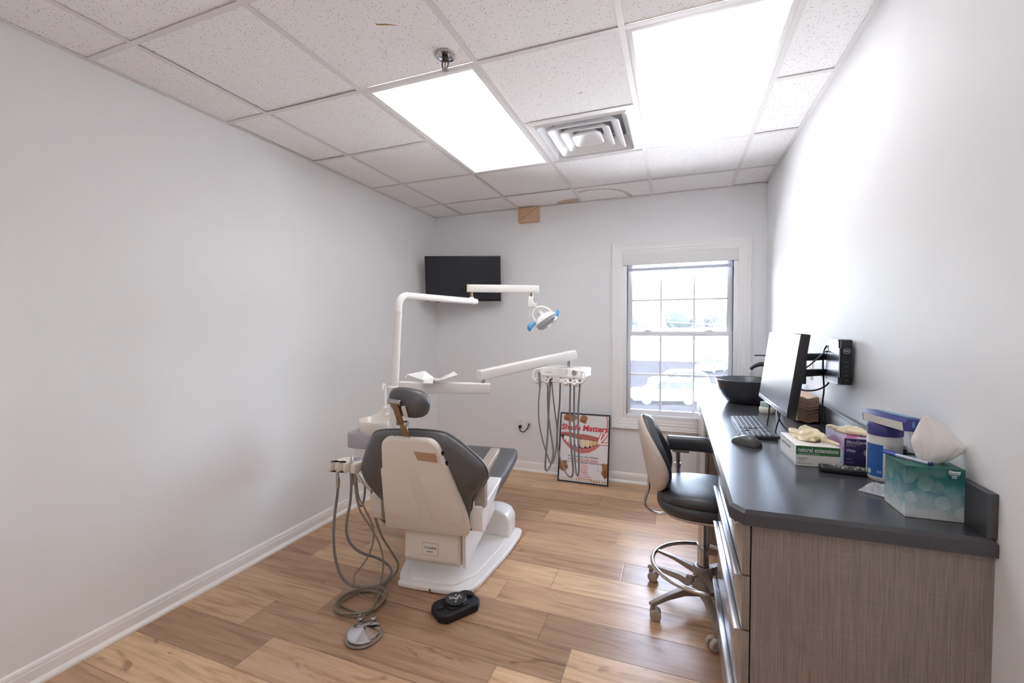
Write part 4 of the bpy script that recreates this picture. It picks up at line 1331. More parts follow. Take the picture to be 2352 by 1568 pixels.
m = MB(); m.cyl((fx, fy, CT + .245), (fx, fy, CT + .268), .015, 16); m.box((fx - .035, fy - .008, CT + .272), (.095, .022, .008), bev=.003); m.build('lever', BLACKP, FA)

# ------------------------------------------------------------------ monitor, wall arm and small computer
ca, ta = -1.5577, .135
rM = Vector((cos(ca), sin(ca), 0)); nM = Vector((sin(ca), -cos(ca), 0))
uM = Vector((0, 0, 1)) * cos(ta) - nM * sin(ta)
MM = frame(Vector((.3953, 2.1119, 1.2037)), rM, rM.cross(uM))     # x along the screen, y up, z out of the screen
MO = thing('monitor', (.41, 2.11, 1.05), 'slim black computer monitor on a wall arm above the keyboard', 'monitor')
mw, mh = .54, .308
m = MB(); m.bb((-mw / 2, -mh / 2 - .004, -.030), (mw / 2, mh / 2, .0), MM, bev=.003); m.bb((-.19, -.10, -.048), (.19, .10, -.028), MM, bev=.01); m.build('housing', BEZEL, MO)
m = MB(); m.bb((-mw / 2 + .005, -mh / 2 + .014, -.001), (mw / 2 - .005, mh / 2 - .005, .0010), MM); m.build('screen', mat('monitor_screen', (28, 30, 36), .24, spec=.225), MO)
m = MB(); m.bb((-mw / 2 + .003, -mh / 2 - .003, -.002), (mw / 2 - .003, -mh / 2 + .0135, .0016), MM, bev=.001); m.build('chin', mat('monitor_chin', (132, 134, 142), .3, metal=.6), MO)
MAr = thing('wall_mount', (XR, 2.1, 1.2), 'black two bar wall arm holding the computer monitor', 'wall mount')
m = MB(); m.bb((XR - .040, 2.295, 1.150), (XR - .0005, 2.375, 1.280), bev=.003); m.build('wall_plate', mat('plate_silver', (176, 178, 186), .3, metal=.9), MAr)
m = MB(); m.bb((-.05, -.06, -.062), (.05, .06, -.048), MM, bev=.003); m.build('screen_plate', BLACKP, MAr)
m = MB(); m.bb((.455, 2.05, 1.150), (.487, 2.11, 1.285), bev=.004); m.build('tilt_head', BLACKP, MAr)
for z0_, z1_ in ((1.192, 1.178), (1.257, 1.247)):
    m = MB(); a_, b_ = Vector((.475, 2.078, z0_)), Vector((.622, 2.32, z1_)); M_ = framex(a_, b_ - a_, (0, 0, 1)); m.box(((b_ - a_).length / 2, 0, 0), ((b_ - a_).length, .02, .030), M_, bev=.003); m.build('arm_bar', BLACKP, MAr)
PCx = thing('mini_computer', (XR - .03, 2.17, 1.15), 'small black desktop computer hung on the right wall behind the monitor', 'computer')
MPc = T(0, 0, 0)
px0, px1, py0, py1, pz0, pz1 = .611, .6485, 2.085, 2.262, 1.149, 1.327
m = MB(); m.bb((px0, py0, pz0), (px1, py1, pz1), bev=.003); pcb = m.build('case', BLACKP, PCx)
SILV = mat('bracket_silver', (176, 178, 186), .3, metal=.9)
m = MB()
m.bb((px0 - .006, py0 + .004, pz0 + .030), (px0 - .002, py0 + .150, pz1 - .032)); m.bb((px1, py0 + .03, pz0 + .03), (XR - .0005, py0 + .15, pz1 - .03)); m.bb((px0 - .006, py0 + .020, pz1 - .004), (px1, py1 - .02, pz1 + .003)); m.bb((px0 - .008, py0 + .020, pz0 - .004), (px1, py1 - .02, pz0 + .001)); m.bb((px0 - .004, py0 + .02, pz1 - .034), (px0 - .001, py1 - .02, pz1)); m.bb((px0 - .004, py0 + .02, pz0), (px0 - .001, py1 - .02, pz0 + .03))
m.build('mounting_bracket', SILV, PCx)
MFp = frame(((px0 + px1) / 2, py0 - .0003, (pz0 + pz1) / 2), (1, 0, 0), (0, -1, 0))
MFp = Matrix(((1, 0, 0, (px0 + px1) / 2), (0, 0, -1, py0 - .0004), (0, 1, 0, (pz0 + pz1) / 2), (0, 0, 0, 1)))
m = MB(); q = [(.011 * cos(a), .046 + .010 * sin(a), 0) for a in [2 * pi * k / 28 for k in range(28)]]
m.tube(q, .0009, 6, n=1, closed=True, M=MFp); m.text('DELL', .0085, MFp @ T(0, .046, .0002), bold=.0003, width=.0165); m.build('logo', mat('logo_silver', (190, 192, 198), .3, metal=.6), pcb)
m = MB()
for k in range(5):
    m.bb((-.006, .002 - k * .018 - .004, -.0002), (.008, .002 - k * .018 + .003, .0006), MFp)
m.build('front_ports', mat('port_grey', (64, 66, 72), .4), pcb)
m = MB()
for k in range(8):
    for j in range(5):
        m.bb((-.014 + j * .006, .068 + (k - 6) * .007 + (j % 2) * .003, -.0002), (-.0105 + j * .006, .0705 + (k - 6) * .007 + (j % 2) * .003, .0003), MFp) if k > 3 and not (k < 6) else None
m.build('vent_grille', mat('port_grey', (50, 52, 58), .4), pcb)

def cable(name, pts, r, label, ms=BLACKP, n=7):
    m = MB(); m.tube(pts, r, 9, n=n)
    return tag(m.build(name, ms, smooth=60), label, 'cable')
cable('video_cable', [(.462, 2.10, 1.150), (.475, 2.118, 1.184), (.53, 2.154, 1.228), (.575, 2.20, 1.262), (.600, 2.228, 1.276), (.606, 2.25, 1.270)], .0032, 'grey black cable slanting from monitor back up to the small computer', mat('cable_grey', (96, 96, 100), .35))
cable('loop_cable', [(.452, 2.075, 1.150), (.475, 2.11, 1.126), (.51, 2.161, 1.111), (.56, 2.205, 1.110), (.600, 2.236, 1.124), (.618, 2.245, 1.143)], .0036, 'black cable sagging in a loop under the wall arm below the small computer')
cable('hanging_cable', [(.604, 2.238, 1.300), (.596, 2.245, 1.275), (.596, 2.256, 1.22), (.600, 2.264, 1.17), (.608, 2.285, 1.13), (.622, 2.335, 1.09), (.632, 2.385, 1.045), (.633, 2.395, .99), (.632, 2.40, .93)], .0036, 'black cable hanging straight down from the small computer to the backsplash')
zc = CT + .004
cable('desk_cable', [(.405, 2.30, 1.048), (.40, 2.30, .985), (.385, 2.26, zc + .012), (.37, 2.20, zc), (.385, 2.13, zc), (.43, 2.085, zc), (.49, 2.07, zc), (.515, 2.10, zc), (.49, 2.14, zc), (.455, 2.20, zc + .012), (.43, 2.24, .97), (.425, 2.26, 1.05)], .0034, 'black cables looping down from the monitor onto the countertop')
cable('long_cable', [(.43, 2.18, 1.05), (.42, 2.19, .98), (.405, 2.17, zc), (.43, 2.10, zc), (.50, 2.14, zc + .004), (.555, 2.16, zc + .002), (.60, 2.135, zc), (.615, 2.06, zc), (.622, 2.02, zc)], .0032, 'black cable running along the countertop behind the glove boxes')

# ------------------------------------------------------------------ keyboard and mouse
KB = thing('keyboard', (.325, 2.26, CT), 'slim dark grey computer keyboard lying on the countertop', 'keyboard')
kx0, kx1, ky0, ky1 = .262, .392, 2.045, 2.490
MK = T(kx0, ky1, CT) @ RZ(-pi / 2)         # x along the keyboard (towards the viewer), y away from the wall
MK = Matrix(((0, 1, 0, kx0), (-1, 0, 0, ky1), (0, 0, 1, CT), (0, 0, 0, 1)))
KL, KD = ky1 - ky0, kx1 - kx0
m = MB(); m.loft([[(0, 0, .002), (KL, 0, .002), (KL, KD, .002), (0, KD, .002)], [(0, 0, .008), (KL, 0, .008), (KL, KD, .017), (0, KD, .017)]], MK)
KEYM = mat('key_plastic', (58, 60, 66), .38)
m.build('keyboard_base', mat('keyboard_case', (36, 37, 41), .4), KB, smooth=0)
kp = None
rows = 6
ncol = [(0, 14), (0, 14), (0, 14), (0, 13), (0, 12), (0, 8)]
for r in range(rows):
    y = .012 + r * .0195
    cols = []
    if r == 0:
        cols = [(0, 1.3), (1.3, 1.3), (2.6, 1.3), (3.9, 6), (9.9, 1.3), (11.2, 1.3), (12.5, 1.3), (13.8, 1.2)]
    else:
        cols = [(k, 1) for k in range(15)]
    cols += [(15.4 + k, 1) for k in range(3) if r in (0, 4, 5) or (r == 1 and k == 1)]
    cols += [(18.8 + k, 1) for k in range(4) if not (r == 0 and k > 2)]
    for c0, w_ in cols:
        x = .008 + c0 * .0188; ww = w_ * .0188 - .0022
        m = MB(); zz = .008 + .009 * y / KD
        m.bb((x, y - .0085, zz - .001), (x + ww, y + .0085, zz + .003), MK, bev=.0008, seg=1)
        m.build('key', KEYM, KB, smooth=0)
MS = thing('computer_mouse', (.255, 1.93, CT), 'dark grey wireless mouse on the countertop in front of the keyboard', 'mouse')
Mms = T(.262, 1.945, CT) @ RZ(radians(128))
def mring(x, w_, h, n=18):
    return [(x, w_ * cos(a) * (1 if sin(a) > -.2 else .94), max(.001, .004 + h * sin(a)) if sin(a) > 0 else .0015) for a in [2 * pi * k / n for k in range(n)]]
m = MB(); m.loft([mring(-.058, .010, .006), mring(-.054, .024, .018), mring(-.035, .032, .032), mring(-.008, .033, .036), mring(.02, .031, .030), mring(.045, .028, .019), mring(.056, .022, .010), mring(.060, .010, .005)], Mms)
msb = m.build('shell', mat('mouse_grey', (70, 68, 68), .4), MS, smooth=60)
m = MB(); m.cyl(Mms @ Vector((.032, -.004, .022)), Mms @ Vector((.032, .004, .022)), .010, 16); m.build('scroll_wheel', RUBBER, MS)

# ------------------------------------------------------------------ light switch plate, purple bottle, soap pot
lp = thing('wall_switch', (XR, 2.70, 1.11), 'white switch plate on the right wall behind the monitor arm', 'switch')
m = MB(); m.bb((XR - .006, 2.660, 1.105), (XR - .0003, 2.738, 1.205), bev=.002); m.build('plate', TRIMW, lp)
m = MB(); m.bb((XR - .010, 2.684, 1.125), (XR - .004, 2.712, 1.185), bev=.002); m.build('rocker', TRIMW, lp)
PBt = thing('purple_bottle', (.60, 3.02, CT), 'purple bottle standing against the wall behind the monitor', 'bottle')
m = MB(); m.lathe([(0, 0), (.031, 0), (.034, .005), (.034, .125), (.028, .145), (.012, .160), (.012, .172), (0, .172)], 24, T(.598, 2.86, CT)); m.build('body', mat('purple_pet', (150, 132, 178), .3), PBt)
m = MB(); m.lathe([(.034, .025), (.0345, .026), (.0345, .09), (.034, .091)], 24, T(.598, 2.86, CT)); m.build('label_wrap', mat('purple_label', (112, 76, 140), .4), PBt)
m = MB(); m.lathe([(0, .170), (.014, .170), (.014, .192), (0, .193)], 18, T(.598, 2.86, CT)); m.build('cap', WENA, PBt)
SPt = thing('soap_pot', (.455, 2.66, CT), 'small white pot with teal top standing behind the monitor', 'pot')
m = MB(); m.lathe([(0, 0), (.036, 0), (.040, .006), (.040, .026), (.036, .034), (0, .034)], 28, T(.462, 2.70, CT)); m.build('pot', mat('pot_cream', (228, 226, 214), .35), SPt)
m = MB(); m.lathe([(.034, .033), (.035, .036), (.034, .058), (0, .060)], 28, T(.462, 2.70, CT)); m.build('lid', mat('pot_teal', (182, 208, 206), .35), SPt)

# ------------------------------------------------------------------ stack of folded paper towels
def towel_mesh(seed):
    random.seed(seed)
    m = MB()
    nx, ny = 10, 4
    W_, L_ = .088, .235
    dx, dy = random.uniform(-.0025, .0025), random.uniform(-.003, .003)
    def sag(x):
        return -.010 * math.exp(-((x - .044) / .018) ** 2)
    top = [[(x * W_ / nx + dx, y * L_ / ny + dy, .0046 + sag(x * W_ / nx) + .0005 * noise.noise(Vector((x * 1.3, y * 1.1, seed)))) for x in range(nx + 1)] for y in range(ny + 1)]
    b = bmesh.new()
    tv = [[b.verts.new(p) for p in r] for r in top]
    bv = [[b.verts.new((p[0], p[1], p[2] - .0040)) for p in r] for r in top]
    for j in range(ny):
        for i in range(nx):
            b.faces.new((tv[j][i], tv[j][i + 1], tv[j + 1][i + 1], tv[j + 1][i])); b.faces.new((bv[j][i], bv[j + 1][i], bv[j + 1][i + 1], bv[j][i + 1]))
    for j in range(ny):
        b.faces.new((tv[j][0], tv[j + 1][0], bv[j + 1][0], bv[j][0])); b.faces.new((tv[j][nx], bv[j][nx], bv[j + 1][nx], tv[j + 1][nx]))
    for i in range(nx):
        b.faces.new((tv[0][i], bv[0][i], bv[0][i + 1], tv[0][i + 1])); b.faces.new((tv[ny][i], tv[ny][i + 1], bv[ny][i + 1], bv[ny][i]))
    return m.join(b)
KRAFT = mat('kraft_paper', (186, 148, 112), .8)
g_ = NT(KRAFT)
cz = g_.n('ShaderNodeSeparateXYZ'); g_.l(g_.coord('Object'), cz.inputs[0])
g_.l(g_.mix(.5, lin((168, 128, 96)), g_.ramp(g_.noise(g_.coord('Object'), 60, 3), [(.3, (.35, .27, .2)), (.7, (.62, .47, .36))]), 'MIX'), g_.b.inputs['Base Color'])
proto = []
for k in range(3):
    o = towel_mesh(k + 3).build('paper_towel', KRAFT, smooth=0, keep=True)
    proto.append(o)
for k in range(24):
    o = proto[k] if k < 3 else proto[k % 3].copy()
    if k >= 3:
        COL.objects.link(o)
    o.location = (.548 + .002 * sin(k * 2.1), 2.455 + .002 * cos(k * 1.7), CT + .0105 + k * .0050)
    tag(o, 'brown folded paper towel in the stack beside the backsplash' if k < 23 else 'topmost brown folded paper towel on the stack beside the backsplash', 'paper towel', 'stacked paper towels')

# ------------------------------------------------------------------ glove boxes and gloves
def carton(name, x0, y0, x1, y1, h, rz, label, mats, parts):
    t = thing(name, (x0, y0, CT), label, 'glove box')
    Mx = T(x0, y0, CT) @ RZ(rz)
    W_, D_ = x1 - x0, y1 - y0
    m = MB(); m.bb((0, 0, .0005), (W_, D_, h), Mx, bev=.0012); b = m.build('carton', mats[0], t, smooth=0)
    parts(t, b, Mx, W_, D_, h)
    return t
GREEN, CART = mat('print_green', (58, 112, 62), .45), mat('carton_white', (232, 230, 226), .45)
def front(Mx):   # x right, y up on the near face
    return Mx @ Matrix(((1, 0, 0, 0), (0, 0, -1, -.0004), (0, 1, 0, 0), (0, 0, 0, 1)))
def side(Mx):    # left face: x runs away from the viewer to the viewer
    return Mx @ Matrix(((0, 0, -1, -.0004), (-1, 0, 0, 0), (0, 1, 0, 0), (0, 0, 0, 1)))
def g1(t, b, Mx, W_, D_, h):
    F, S = front(Mx), side(Mx)
    m = MB(); m.bb((0.0005, h - .030, 0), (W_ - .0005, h - .001, .0003), F); m.build('green_band', GREEN, b, smooth=0)
    m = MB(); m.text('natural extensions', .021, F @ T(W_ / 2, h - .014, .0005), width=W_ * .90, bold=.0002); m.text('powder free latex exam gloves', .005, F @ T(W_ * .3, h - .026, .0005), width=W_ * .46); m.build('lettering', INKW, b, smooth=0)
    m = MB(); m.text('medium', .009, F @ T(.006, h - .042, .0003), 'LEFT'); m.text('100 pcs', .006, F @ T(.008, h - .050, .0003), 'LEFT'); m.text('disposable gloves', .006, F @ T(.006, .010, .0003), 'LEFT'); m.text('latex', .013, F @ T(W_ - .006, .008, .0003), 'RIGHT', bold=.0003)
    m.text('natural extensions', .012, S @ T(-D_ * .58, h - .022, .0003), width=D_ * .55); m.build('small_print', INKG, b, smooth=0)
    m = MB(); m.bb((-D_, .008, 0), (0, .0095, .0003), S); m.build('side_stripe', mat('stripe_blue', (70, 104, 130), .5), b, smooth=0)
    m = MB(); q = [(W_ / 2 + .036 * cos(a), D_ * .55 + .062 * sin(a), h + .0004) for a in [2 * pi * k / 30 for k in range(30)]]; m.poly(q, Mx); m.build('opening', mat('opening_shade', (120, 112, 98), .8), b, smooth=0)
carton('glove_box', .377, 1.702, .504, 1.893, .069, radians(2.5), 'white and green glove box with a glove sticking out, nearest the mouse', [CART], g1)
PURP, PNK = mat('carton_violet', (60, 52, 98), .4), mat('carton_pink', (178, 92, 150), .4)
def g2(t, b, Mx, W_, D_, h):
    F, S = front(Mx), side(Mx)
    m = MB()
    m.bb((0.0, 0, 0), (W_, h, .0003), F); m.build('front_panel', PURP, b, smooth=0)
    m = MB(); m.text('MicroDerm', .015, F @ T(.006, h - .012, .0005), 'LEFT', bold=.0004, width=.056); m.text('White', .013, F @ T(.006, h - .041, .0005), 'LEFT', bold=.0005, width=.026)
    m.text('Nitrile Powder Free', .0048, F @ T(.006, h - .020, .0005), 'LEFT'); m.text('Exam Gloves', .0048, F @ T(.006, h - .025, .0005), 'LEFT'); m.text('Latex Free', .0048, F @ T(.006, .008, .0005), 'LEFT'); m.text('Single Use', .004, F @ T(.006, .020, .0005), 'LEFT'); m.build('lettering', mat('print_lilac', (196, 190, 212), .5), b, smooth=0)
    m = MB(); m.poly([(.066 + .0125 * cos(a), h - .045 + .0125 * sin(a), .0004) for a in [2 * pi * k / 30 for k in range(30)]], F); m.build('size_disc', mat('size_disc', (142, 158, 184), .5), b, smooth=0)
    m = MB(); m.text('S', .018, F @ T(.066, h - .045, .0006), bold=.0006); m.build('size_letter', PURP, b, smooth=0)
    m = MB()
    for k in range(14):
        a0_, a1_ = k / 14, (k + 1) / 14
        f0, f1 = .35 + .5 * sin(a0_ * 2.6), .35 + .5 * sin(a1_ * 2.6)
        m.poly([(-D_ * (1 - a0_), h * max(0, f0 - .28), .0003), (-D_ * (1 - a1_), h * max(0, f1 - .28), .0003), (-D_ * (1 - a1_), h * min(1, f1), .0003), (-D_ * (1 - a0_), h * min(1, f0), .0003)], S)
        m.poly([(W_ * max(0, f0 - .6), D_ * (1 - a0_), h + .0003), (W_ * max(0, f1 - .6), D_ * (1 - a1_), h + .0003), (W_ * (f1 - .3), D_ * (1 - a1_), h + .0003), (W_ * (f0 - .3), D_ * (1 - a0_), h + .0003)], Mx)
    m.build('pink_swoosh', PNK, b, smooth=0)
    m = MB(); m.bb((-D_ * .3, 0, 0), (0, h * .42, .00025), S); m.build('side_panel', PURP, b, smooth=0)
    m = MB(); m.poly([(W_ * .52 + .030 * cos(a), D_ * .50 + .058 * sin(a), h + .0006) for a in [2 * pi * k / 30 for k in range(30)]], Mx); m.build('opening', mat('opening_shade', (70, 58, 60), .8), b, smooth=0)
carton('glove_box', .533, 1.772, .634, 1.985, .089, radians(-1.0), 'purple and pink glove box with a glove sticking out, beside the backsplash', [mat('carton_lilac', (198, 178, 206), .4)], g2)
LATEX = mat('latex_cream', (246, 232, 198), .5)
def glove(name, c, rz, sc, fingers, label, seed):
    """a limp glove: palm sheet with soft folds and a few loose fingers"""
    Mg = T(*c) @ RZ(rz)
    m = MB()
    b = bmesh.new()
    bmesh.ops.create_icosphere(b, subdivisions=4, radius=1)
    for v in b.verts:
        p = v.co.copy()
        r = 1 + .38 * noise.noise(p * 1.5 + Vector((seed, 0, 0))) + .22 * noise.noise(p * 3.4 + Vector((0, seed, 0)))
        v.co = Vector((p.x * sc[0] * r, p.y * sc[1] * r, max(-.15, p.z) * sc[2] * r * (1 + .35 * noise.noise(Vector((p.x * 2, p.y * 2, seed))))))
    m.join(b, Mg)
    for pts, r in fingers:
        m.tube(pts, r, 10, n=5, M=Mg)
    o = m.build(name, LATEX, smooth=80)
    md = o.modifiers.new('r', 'REMESH'); md.mode = 'VOXEL'; md.voxel_size = .0022; md.use_smooth_shade = True
    s_ = o.modifiers.new('s', 'SMOOTH'); s_.iterations = 3
    return tag(o, label, 'glove', 'latex gloves on the boxes')
z1 = CT + .069
glove('latex_glove', (.432, 1.828, z1 + .006), .1, (.042, .062, .030), [
    ([(.01, -.02, .008), (.030, -.055, .016), (.034, -.075, .010)], [.014, .012, .008]), ([(-.01, .01, .014), (.02, -.035, .022), (.015, -.06, .008)], [.016, .014, .010]),
    ([(.03, -.04, .006), (.052, -.085, .003), (.060, -.118, .003)], [.007, .0055, .004])], 'cream latex glove flopping out of the white and green box', 3.1)
z2 = CT + .089
glove('latex_glove', (.580, 1.868, z2 + .004), .4, (.030, .046, .020), [
    ([(-.02, -.01, .004), (-.01, -.045, .007), (.01, -.065, .005)], [.008, .008, .006]), ([(.01, -.03, .004), (.040, -.050, .008), (.050, -.040, .014)], [.010, .009, .008]),
    ([(-.02, .02, .004), (-.03, .05, .008), (-.025, .075, .005)], [.008, .008, .006])], 'cream latex glove lying on top of the purple box', 7.7)

# ------------------------------------------------------------------ wipes tub
TB = thing('wipes_tub', (.589, 1.640, CT), 'white and blue round tub of wipes with a purple lid behind the tissue box', 'tub')
tcx, tcy = .5955, 1.640
MTb = T(tcx, tcy, CT) @ Matrix.Diagonal((.835, .835, 1.0, 1))
m = MB(); m.lathe([(0, 0), (.046, 0), (.051, .005), (.0515, .012), (.0515, .128), (.050, .132), (.0505, .139), (.048, .141), (0, .141)], 48, MTb); tb = m.build('tub_body', mat('tub_white', (222, 219, 214), .35), TB, smooth=40)
m = MB(); m.lathe([(0, .138), (.0515, .138), (.0525, .142), (.0525, .163), (.048, .171), (.040, .172), (.038, .1695), (.0, .1695)], 48, MTb); ld = m.build('lid', mat('lid_violet', (66, 64, 128), .35), TB, smooth=30)
m = MB(); m.lathe([(0, .169), (.020, .169), (.022, .172), (.018, .1745), (0, .174)], 28, MTb @ T(.0, .004, 0)); m.build('flip_cap', bpy.data.materials['lid_violet'], ld)
def wrap(m, a0_, a1_, z0, z1, r, n=14):
    for k in range(n):
        p0, p1 = radians(a0_ + (a1_ - a0_) * k / n), radians(a0_ + (a1_ - a0_) * (k + 1) / n)
        m.poly([(r * cos(p0), r * sin(p0), z0), (r * cos(p1), r * sin(p1), z0), (r * cos(p1), r * sin(p1), z1), (r * cos(p0), r * sin(p0), z1)], MTb)
m = MB(); wrap(m, 180, 246, .014, .112, .0519); m.build('blue_label', mat('label_blue', (44, 96, 168), .35), tb)
m = MB(); wrap(m, 256, 330, .014, .112, .0517); m.build('grey_label', mat('label_grey', (206, 204, 202), .4), tb)
m = MB(); wrap(m, 190, 205, .020, .034, .0522, 4); m.build('label_panel', mat('label_cream', (214, 208, 196), .4), tb)
a_ = radians(272)
Mlg = MTb @ frame((.0521 * cos(a_), .0521 * sin(a_), .098), (-sin(a_), cos(a_), 0), (cos(a_), sin(a_), 0))
m = MB(); m.poly([(0, -.010), (.010, 0), (0, .010), (-.010, 0)], Mlg, .0001); m.build('diamond_mark', INK, tb, smooth=0)
m = MB(); m.poly([(0, -.0085), (.0085, 0), (0, .0085), (-.0085, 0)], Mlg, .0003); m.build('diamond_field', INKW, tb, smooth=0)
m = MB()
for k in range(4):
    m.poly([(.0042 * cos(a + k * pi / 2) * q, .0042 * sin(a + k * pi / 2) * q) for a, q in ((-.5, 1), (0, 1.1), (.5, 1), (0, .1))], Mlg, .0005)
m.build('flower_mark', INK, tb, smooth=0)
a_ = radians(236)
Mlt = MTb @ frame((.0522 * cos(a_), .0522 * sin(a_), .03), (-sin(a_), cos(a_), 0), (cos(a_), sin(a_), 0))
m = MB()
for x in (-.004, .003):
    m.tube([(x + .002 * cos(a), .003 * sin(a), .0003) for a in [2 * pi * k / 12 for k in range(12)]], .0005, 5, n=1, closed=True, M=Mlt)
m.build('label_symbols', INKW, tb)

# ------------------------------------------------------------------ blue packet lying on the tub against the wall
WP = thing('supply_packet', (.61, 1.58, 1.09), 'long blue and clear supply packet lying across the lid of the wipes tub', 'packet')
Mp = T(.600, 1.560, CT + .196) @ RZ(radians(6)) @ RX(radians(-3))
BLU, TEAL_, CRM = mat('packet_violet_blue', (62, 62, 132), .35), mat('packet_blue', (92, 140, 172), .35), mat('packet_cream', (222, 216, 208), .45)
hexo = [(-.024, -.020), (.020, -.020), (.026, -.006), (.022, .014), (-.018, .016), (-.026, .004)]
m = MB(); m.prism(hexo, .0, .225, Mp @ Matrix(((1, 0, 0, 0), (0, 0, 1, -.075), (0, 1, 0, 0), (0, 0, 0, 1))), bev=.002); pk = m.build('packet_body', BLU, WP, smooth=30)
m = MB(); m.poly([(-.0265, -.066, .004), (-.0265, .14, .004), (-.0245, .14, -.019), (-.0245, -.066, -.019)], Mp @ T(-.0006, 0, 0)); m.build('side_panel', CRM, pk, smooth=0)
m = MB(); m.poly([(-.014, -.055, .0172), (.018, -.055, .0160), (.018, .12, .0160), (-.014, .12, .0172)], Mp); m.build('top_panel', TEAL_, pk, smooth=0)
m = MB(); m.bb((-.010, -.0762, -.008), (-.004, -.0755, .008), Mp, bev=.0003); m.build('end_mark', TEAL_, pk, smooth=0)
m = MB(); m.bb((.006, -.0762, -.004), (.018, -.0755, .006), Mp, bev=.0003); m.build('end_label', CRM, pk, smooth=0)
m = MB()
b = bmesh.new(); N1, N2 = 8, 6
for s_ in (0,):
    V_ = [[b.verts.new((-.026 + .05 * i / N1, -.074 - .004 * sin(i * 1.3) - .012 * j / N2 + .004 * noise.noise(Vector((i * .9, j * .9, 1))), -.018 - .055 * j / N2)) for i in range(N1 + 1)] for j in range(N2 + 1)]
    for j in range(N2):
        for i in range(N1):
            b.faces.new((V_[j][i], V_[j][i + 1], V_[j + 1][i + 1], V_[j + 1][i]))
m.join(b, Mp); m.build('clear_flap', FILM, WP)

# ------------------------------------------------------------------ tissue box, tissue, pen
KX, KY, KW, KD_, KH = .5265, 1.331, .1135, .108, .127
def m_tissue():
    m_ = mat('tissue_box_print', (120, 160, 160), .4)
    g = NT(m_)
    c = g.coord('Object')
    sp_ = g.n('ShaderNodeSeparateXYZ'); g.l(c, sp_.inputs[0])
    v = g.n('ShaderNodeTexVoronoi'); v.inputs['Scale'].default_value = 30; v.inputs['Randomness'].default_value = .75; g.l(c, v.inputs[0])
    disc = g.ramp(v.outputs[0], [(.50, (1, 1, 1)), (.53, (0, 0, 0))])
    f = g.math('ADD', g.math('DIVIDE', sp_.outputs[2], KH), g.math('MULTIPLY', g.math('SUBTRACT', g.noise(c, 22, 3), .5), .5))
    base = g.ramp(f, [(.02, lin((196, 202, 200))), (.30, lin((150, 176, 180))), (.52, lin((84, 134, 146))), (.75, lin((34, 104, 104))), (1.0, lin((22, 92, 80)))])
    sep = g.n('ShaderNodeSeparateXYZ'); g.l(v.outputs[1], sep.inputs[0])
    k = g.math('MULTIPLY', disc, g.math('MULTIPLY', g.math('SUBTRACT', 1.05, f, clamp=True), g.math('MULTIPLY_ADD', sep.outputs[0], .5, .15)), clamp=True)
    g.l(g.mix(k, base, lin((216, 222, 218))), g.b.inputs['Base Color'])
    return m_
KB_ = thing('tissue_box', (KX + KW / 2, KY + KD_ / 2, CT), 'teal and white cube tissue box at the near end of the countertop', 'tissue box')
MKx = T(KX, KY, CT) @ RZ(radians(1.0))
m = MB()
m.bb((0, 0, .0005), (KW, KD_, KH), MKx, bev=.0010); kb_ = m.build('carton', m_tissue(), KB_, smooth=0)
m = MB(); q = [(KW / 2 + .036 * cos(a), KD_ / 2 + .022 * sin(a), KH + .0005) for a in [2 * pi * k / 30 for k in range(30)]]; m.poly(q, MKx); m.build('opening', mat('opening_film', (120, 136, 138), .5), kb_, smooth=0)
FK = front(MKx)
dk = mat('badge_teal', (20, 86, 88), .4)
m = MB(); m.poly([(KW - .021 + .0145 * cos(a), KH - .0135 + .015 * sin(a), .0002) for a in [2 * pi * k / 30 for k in range(30)]], FK); m.build('brand_disc', dk, kb_, smooth=0)
m = MB(); m.text('Kleenex', .0075, FK @ T(KW - .021, KH - .0065, .0005), bold=.00025, shear=.2, width=.023); m.text('PROFESSIONAL', .0030, FK @ T(KW - .021, KH - .0125, .0005), width=.021); m.text('comfort', .0036, FK @ T(KW - .021, KH - .0165, .0005), bold=.0001); m.text('touch', .0036, FK @ T(KW - .021, KH - .0205, .0005), bold=.0001)
m.bb((KW - .033, KH - .0107, .0003), (KW - .009, KH - .0102, .0005), FK); m.build('lettering', INKW, kb_, smooth=0)
TISS = mat('tissue_white', (236, 232, 228), .8)
g_ = TISS.node_tree.nodes['Principled BSDF']; g_.inputs['Subsurface Weight'].default_value = 0.0
m = MB()
rings = []
zt = CT + KH
for j in range(19):
    t = j / 18
    w_ = .020 + .036 * sin(min(1, t * 2.2) * pi / 2) if t < .45 else .052 * (1 - ((t - .45) / .55)) ** .85 + .005
    cx_ = KX + KW * .58 + .010 * sin(t * 3.1) - .020 * max(0, t - .5)
    ring_ = []
    for k in range(56):
        a = 2 * pi * k / 56
        fold = 1 + .10 * sin(4 * a + 2.2 * t + .5) + .20 * noise.noise(Vector((cos(a) * 2.6, sin(a) * 2.6, t * 1.2 + 4))) + .05 * noise.noise(Vector((cos(a) * 7, sin(a) * 7, t * 3)))
        ring_.append((cx_ + w_ * fold * cos(a) * (1.0 if cos(a) > 0 else .72), KY + KD_ / 2 + w_ * .42 * fold * sin(a) - .006 * t, zt - .004 + .122 * t + .030 * t * (1 - t) * -cos(a) + .004 * noise.noise(Vector((cos(a) * 3, sin(a) * 3, t * 4)))))
    rings.append(ring_)
m.loft(rings, cap=(False, True))
tag(m.build('tissue', TISS, smooth=80), 'white tissue pulled up out of the teal tissue box', 'tissue')
PN = thing('pen', (KX + .03, KY + .05, zt), 'silver and blue ballpoint pen lying on top of the tissue box', 'pen')
pa, pb_ = Vector((KX - .004, KY + .098, zt + .0056)), Vector((KX + .056, KY + .012, zt + .0050))
pd_ = (pb_ - pa)
m = MB(); m.cyl(pa + pd_ * .22, pa + pd_ * .93, .0042, 14); m.build('barrel', mat('pen_silver', (188, 192, 208), .25), PN)
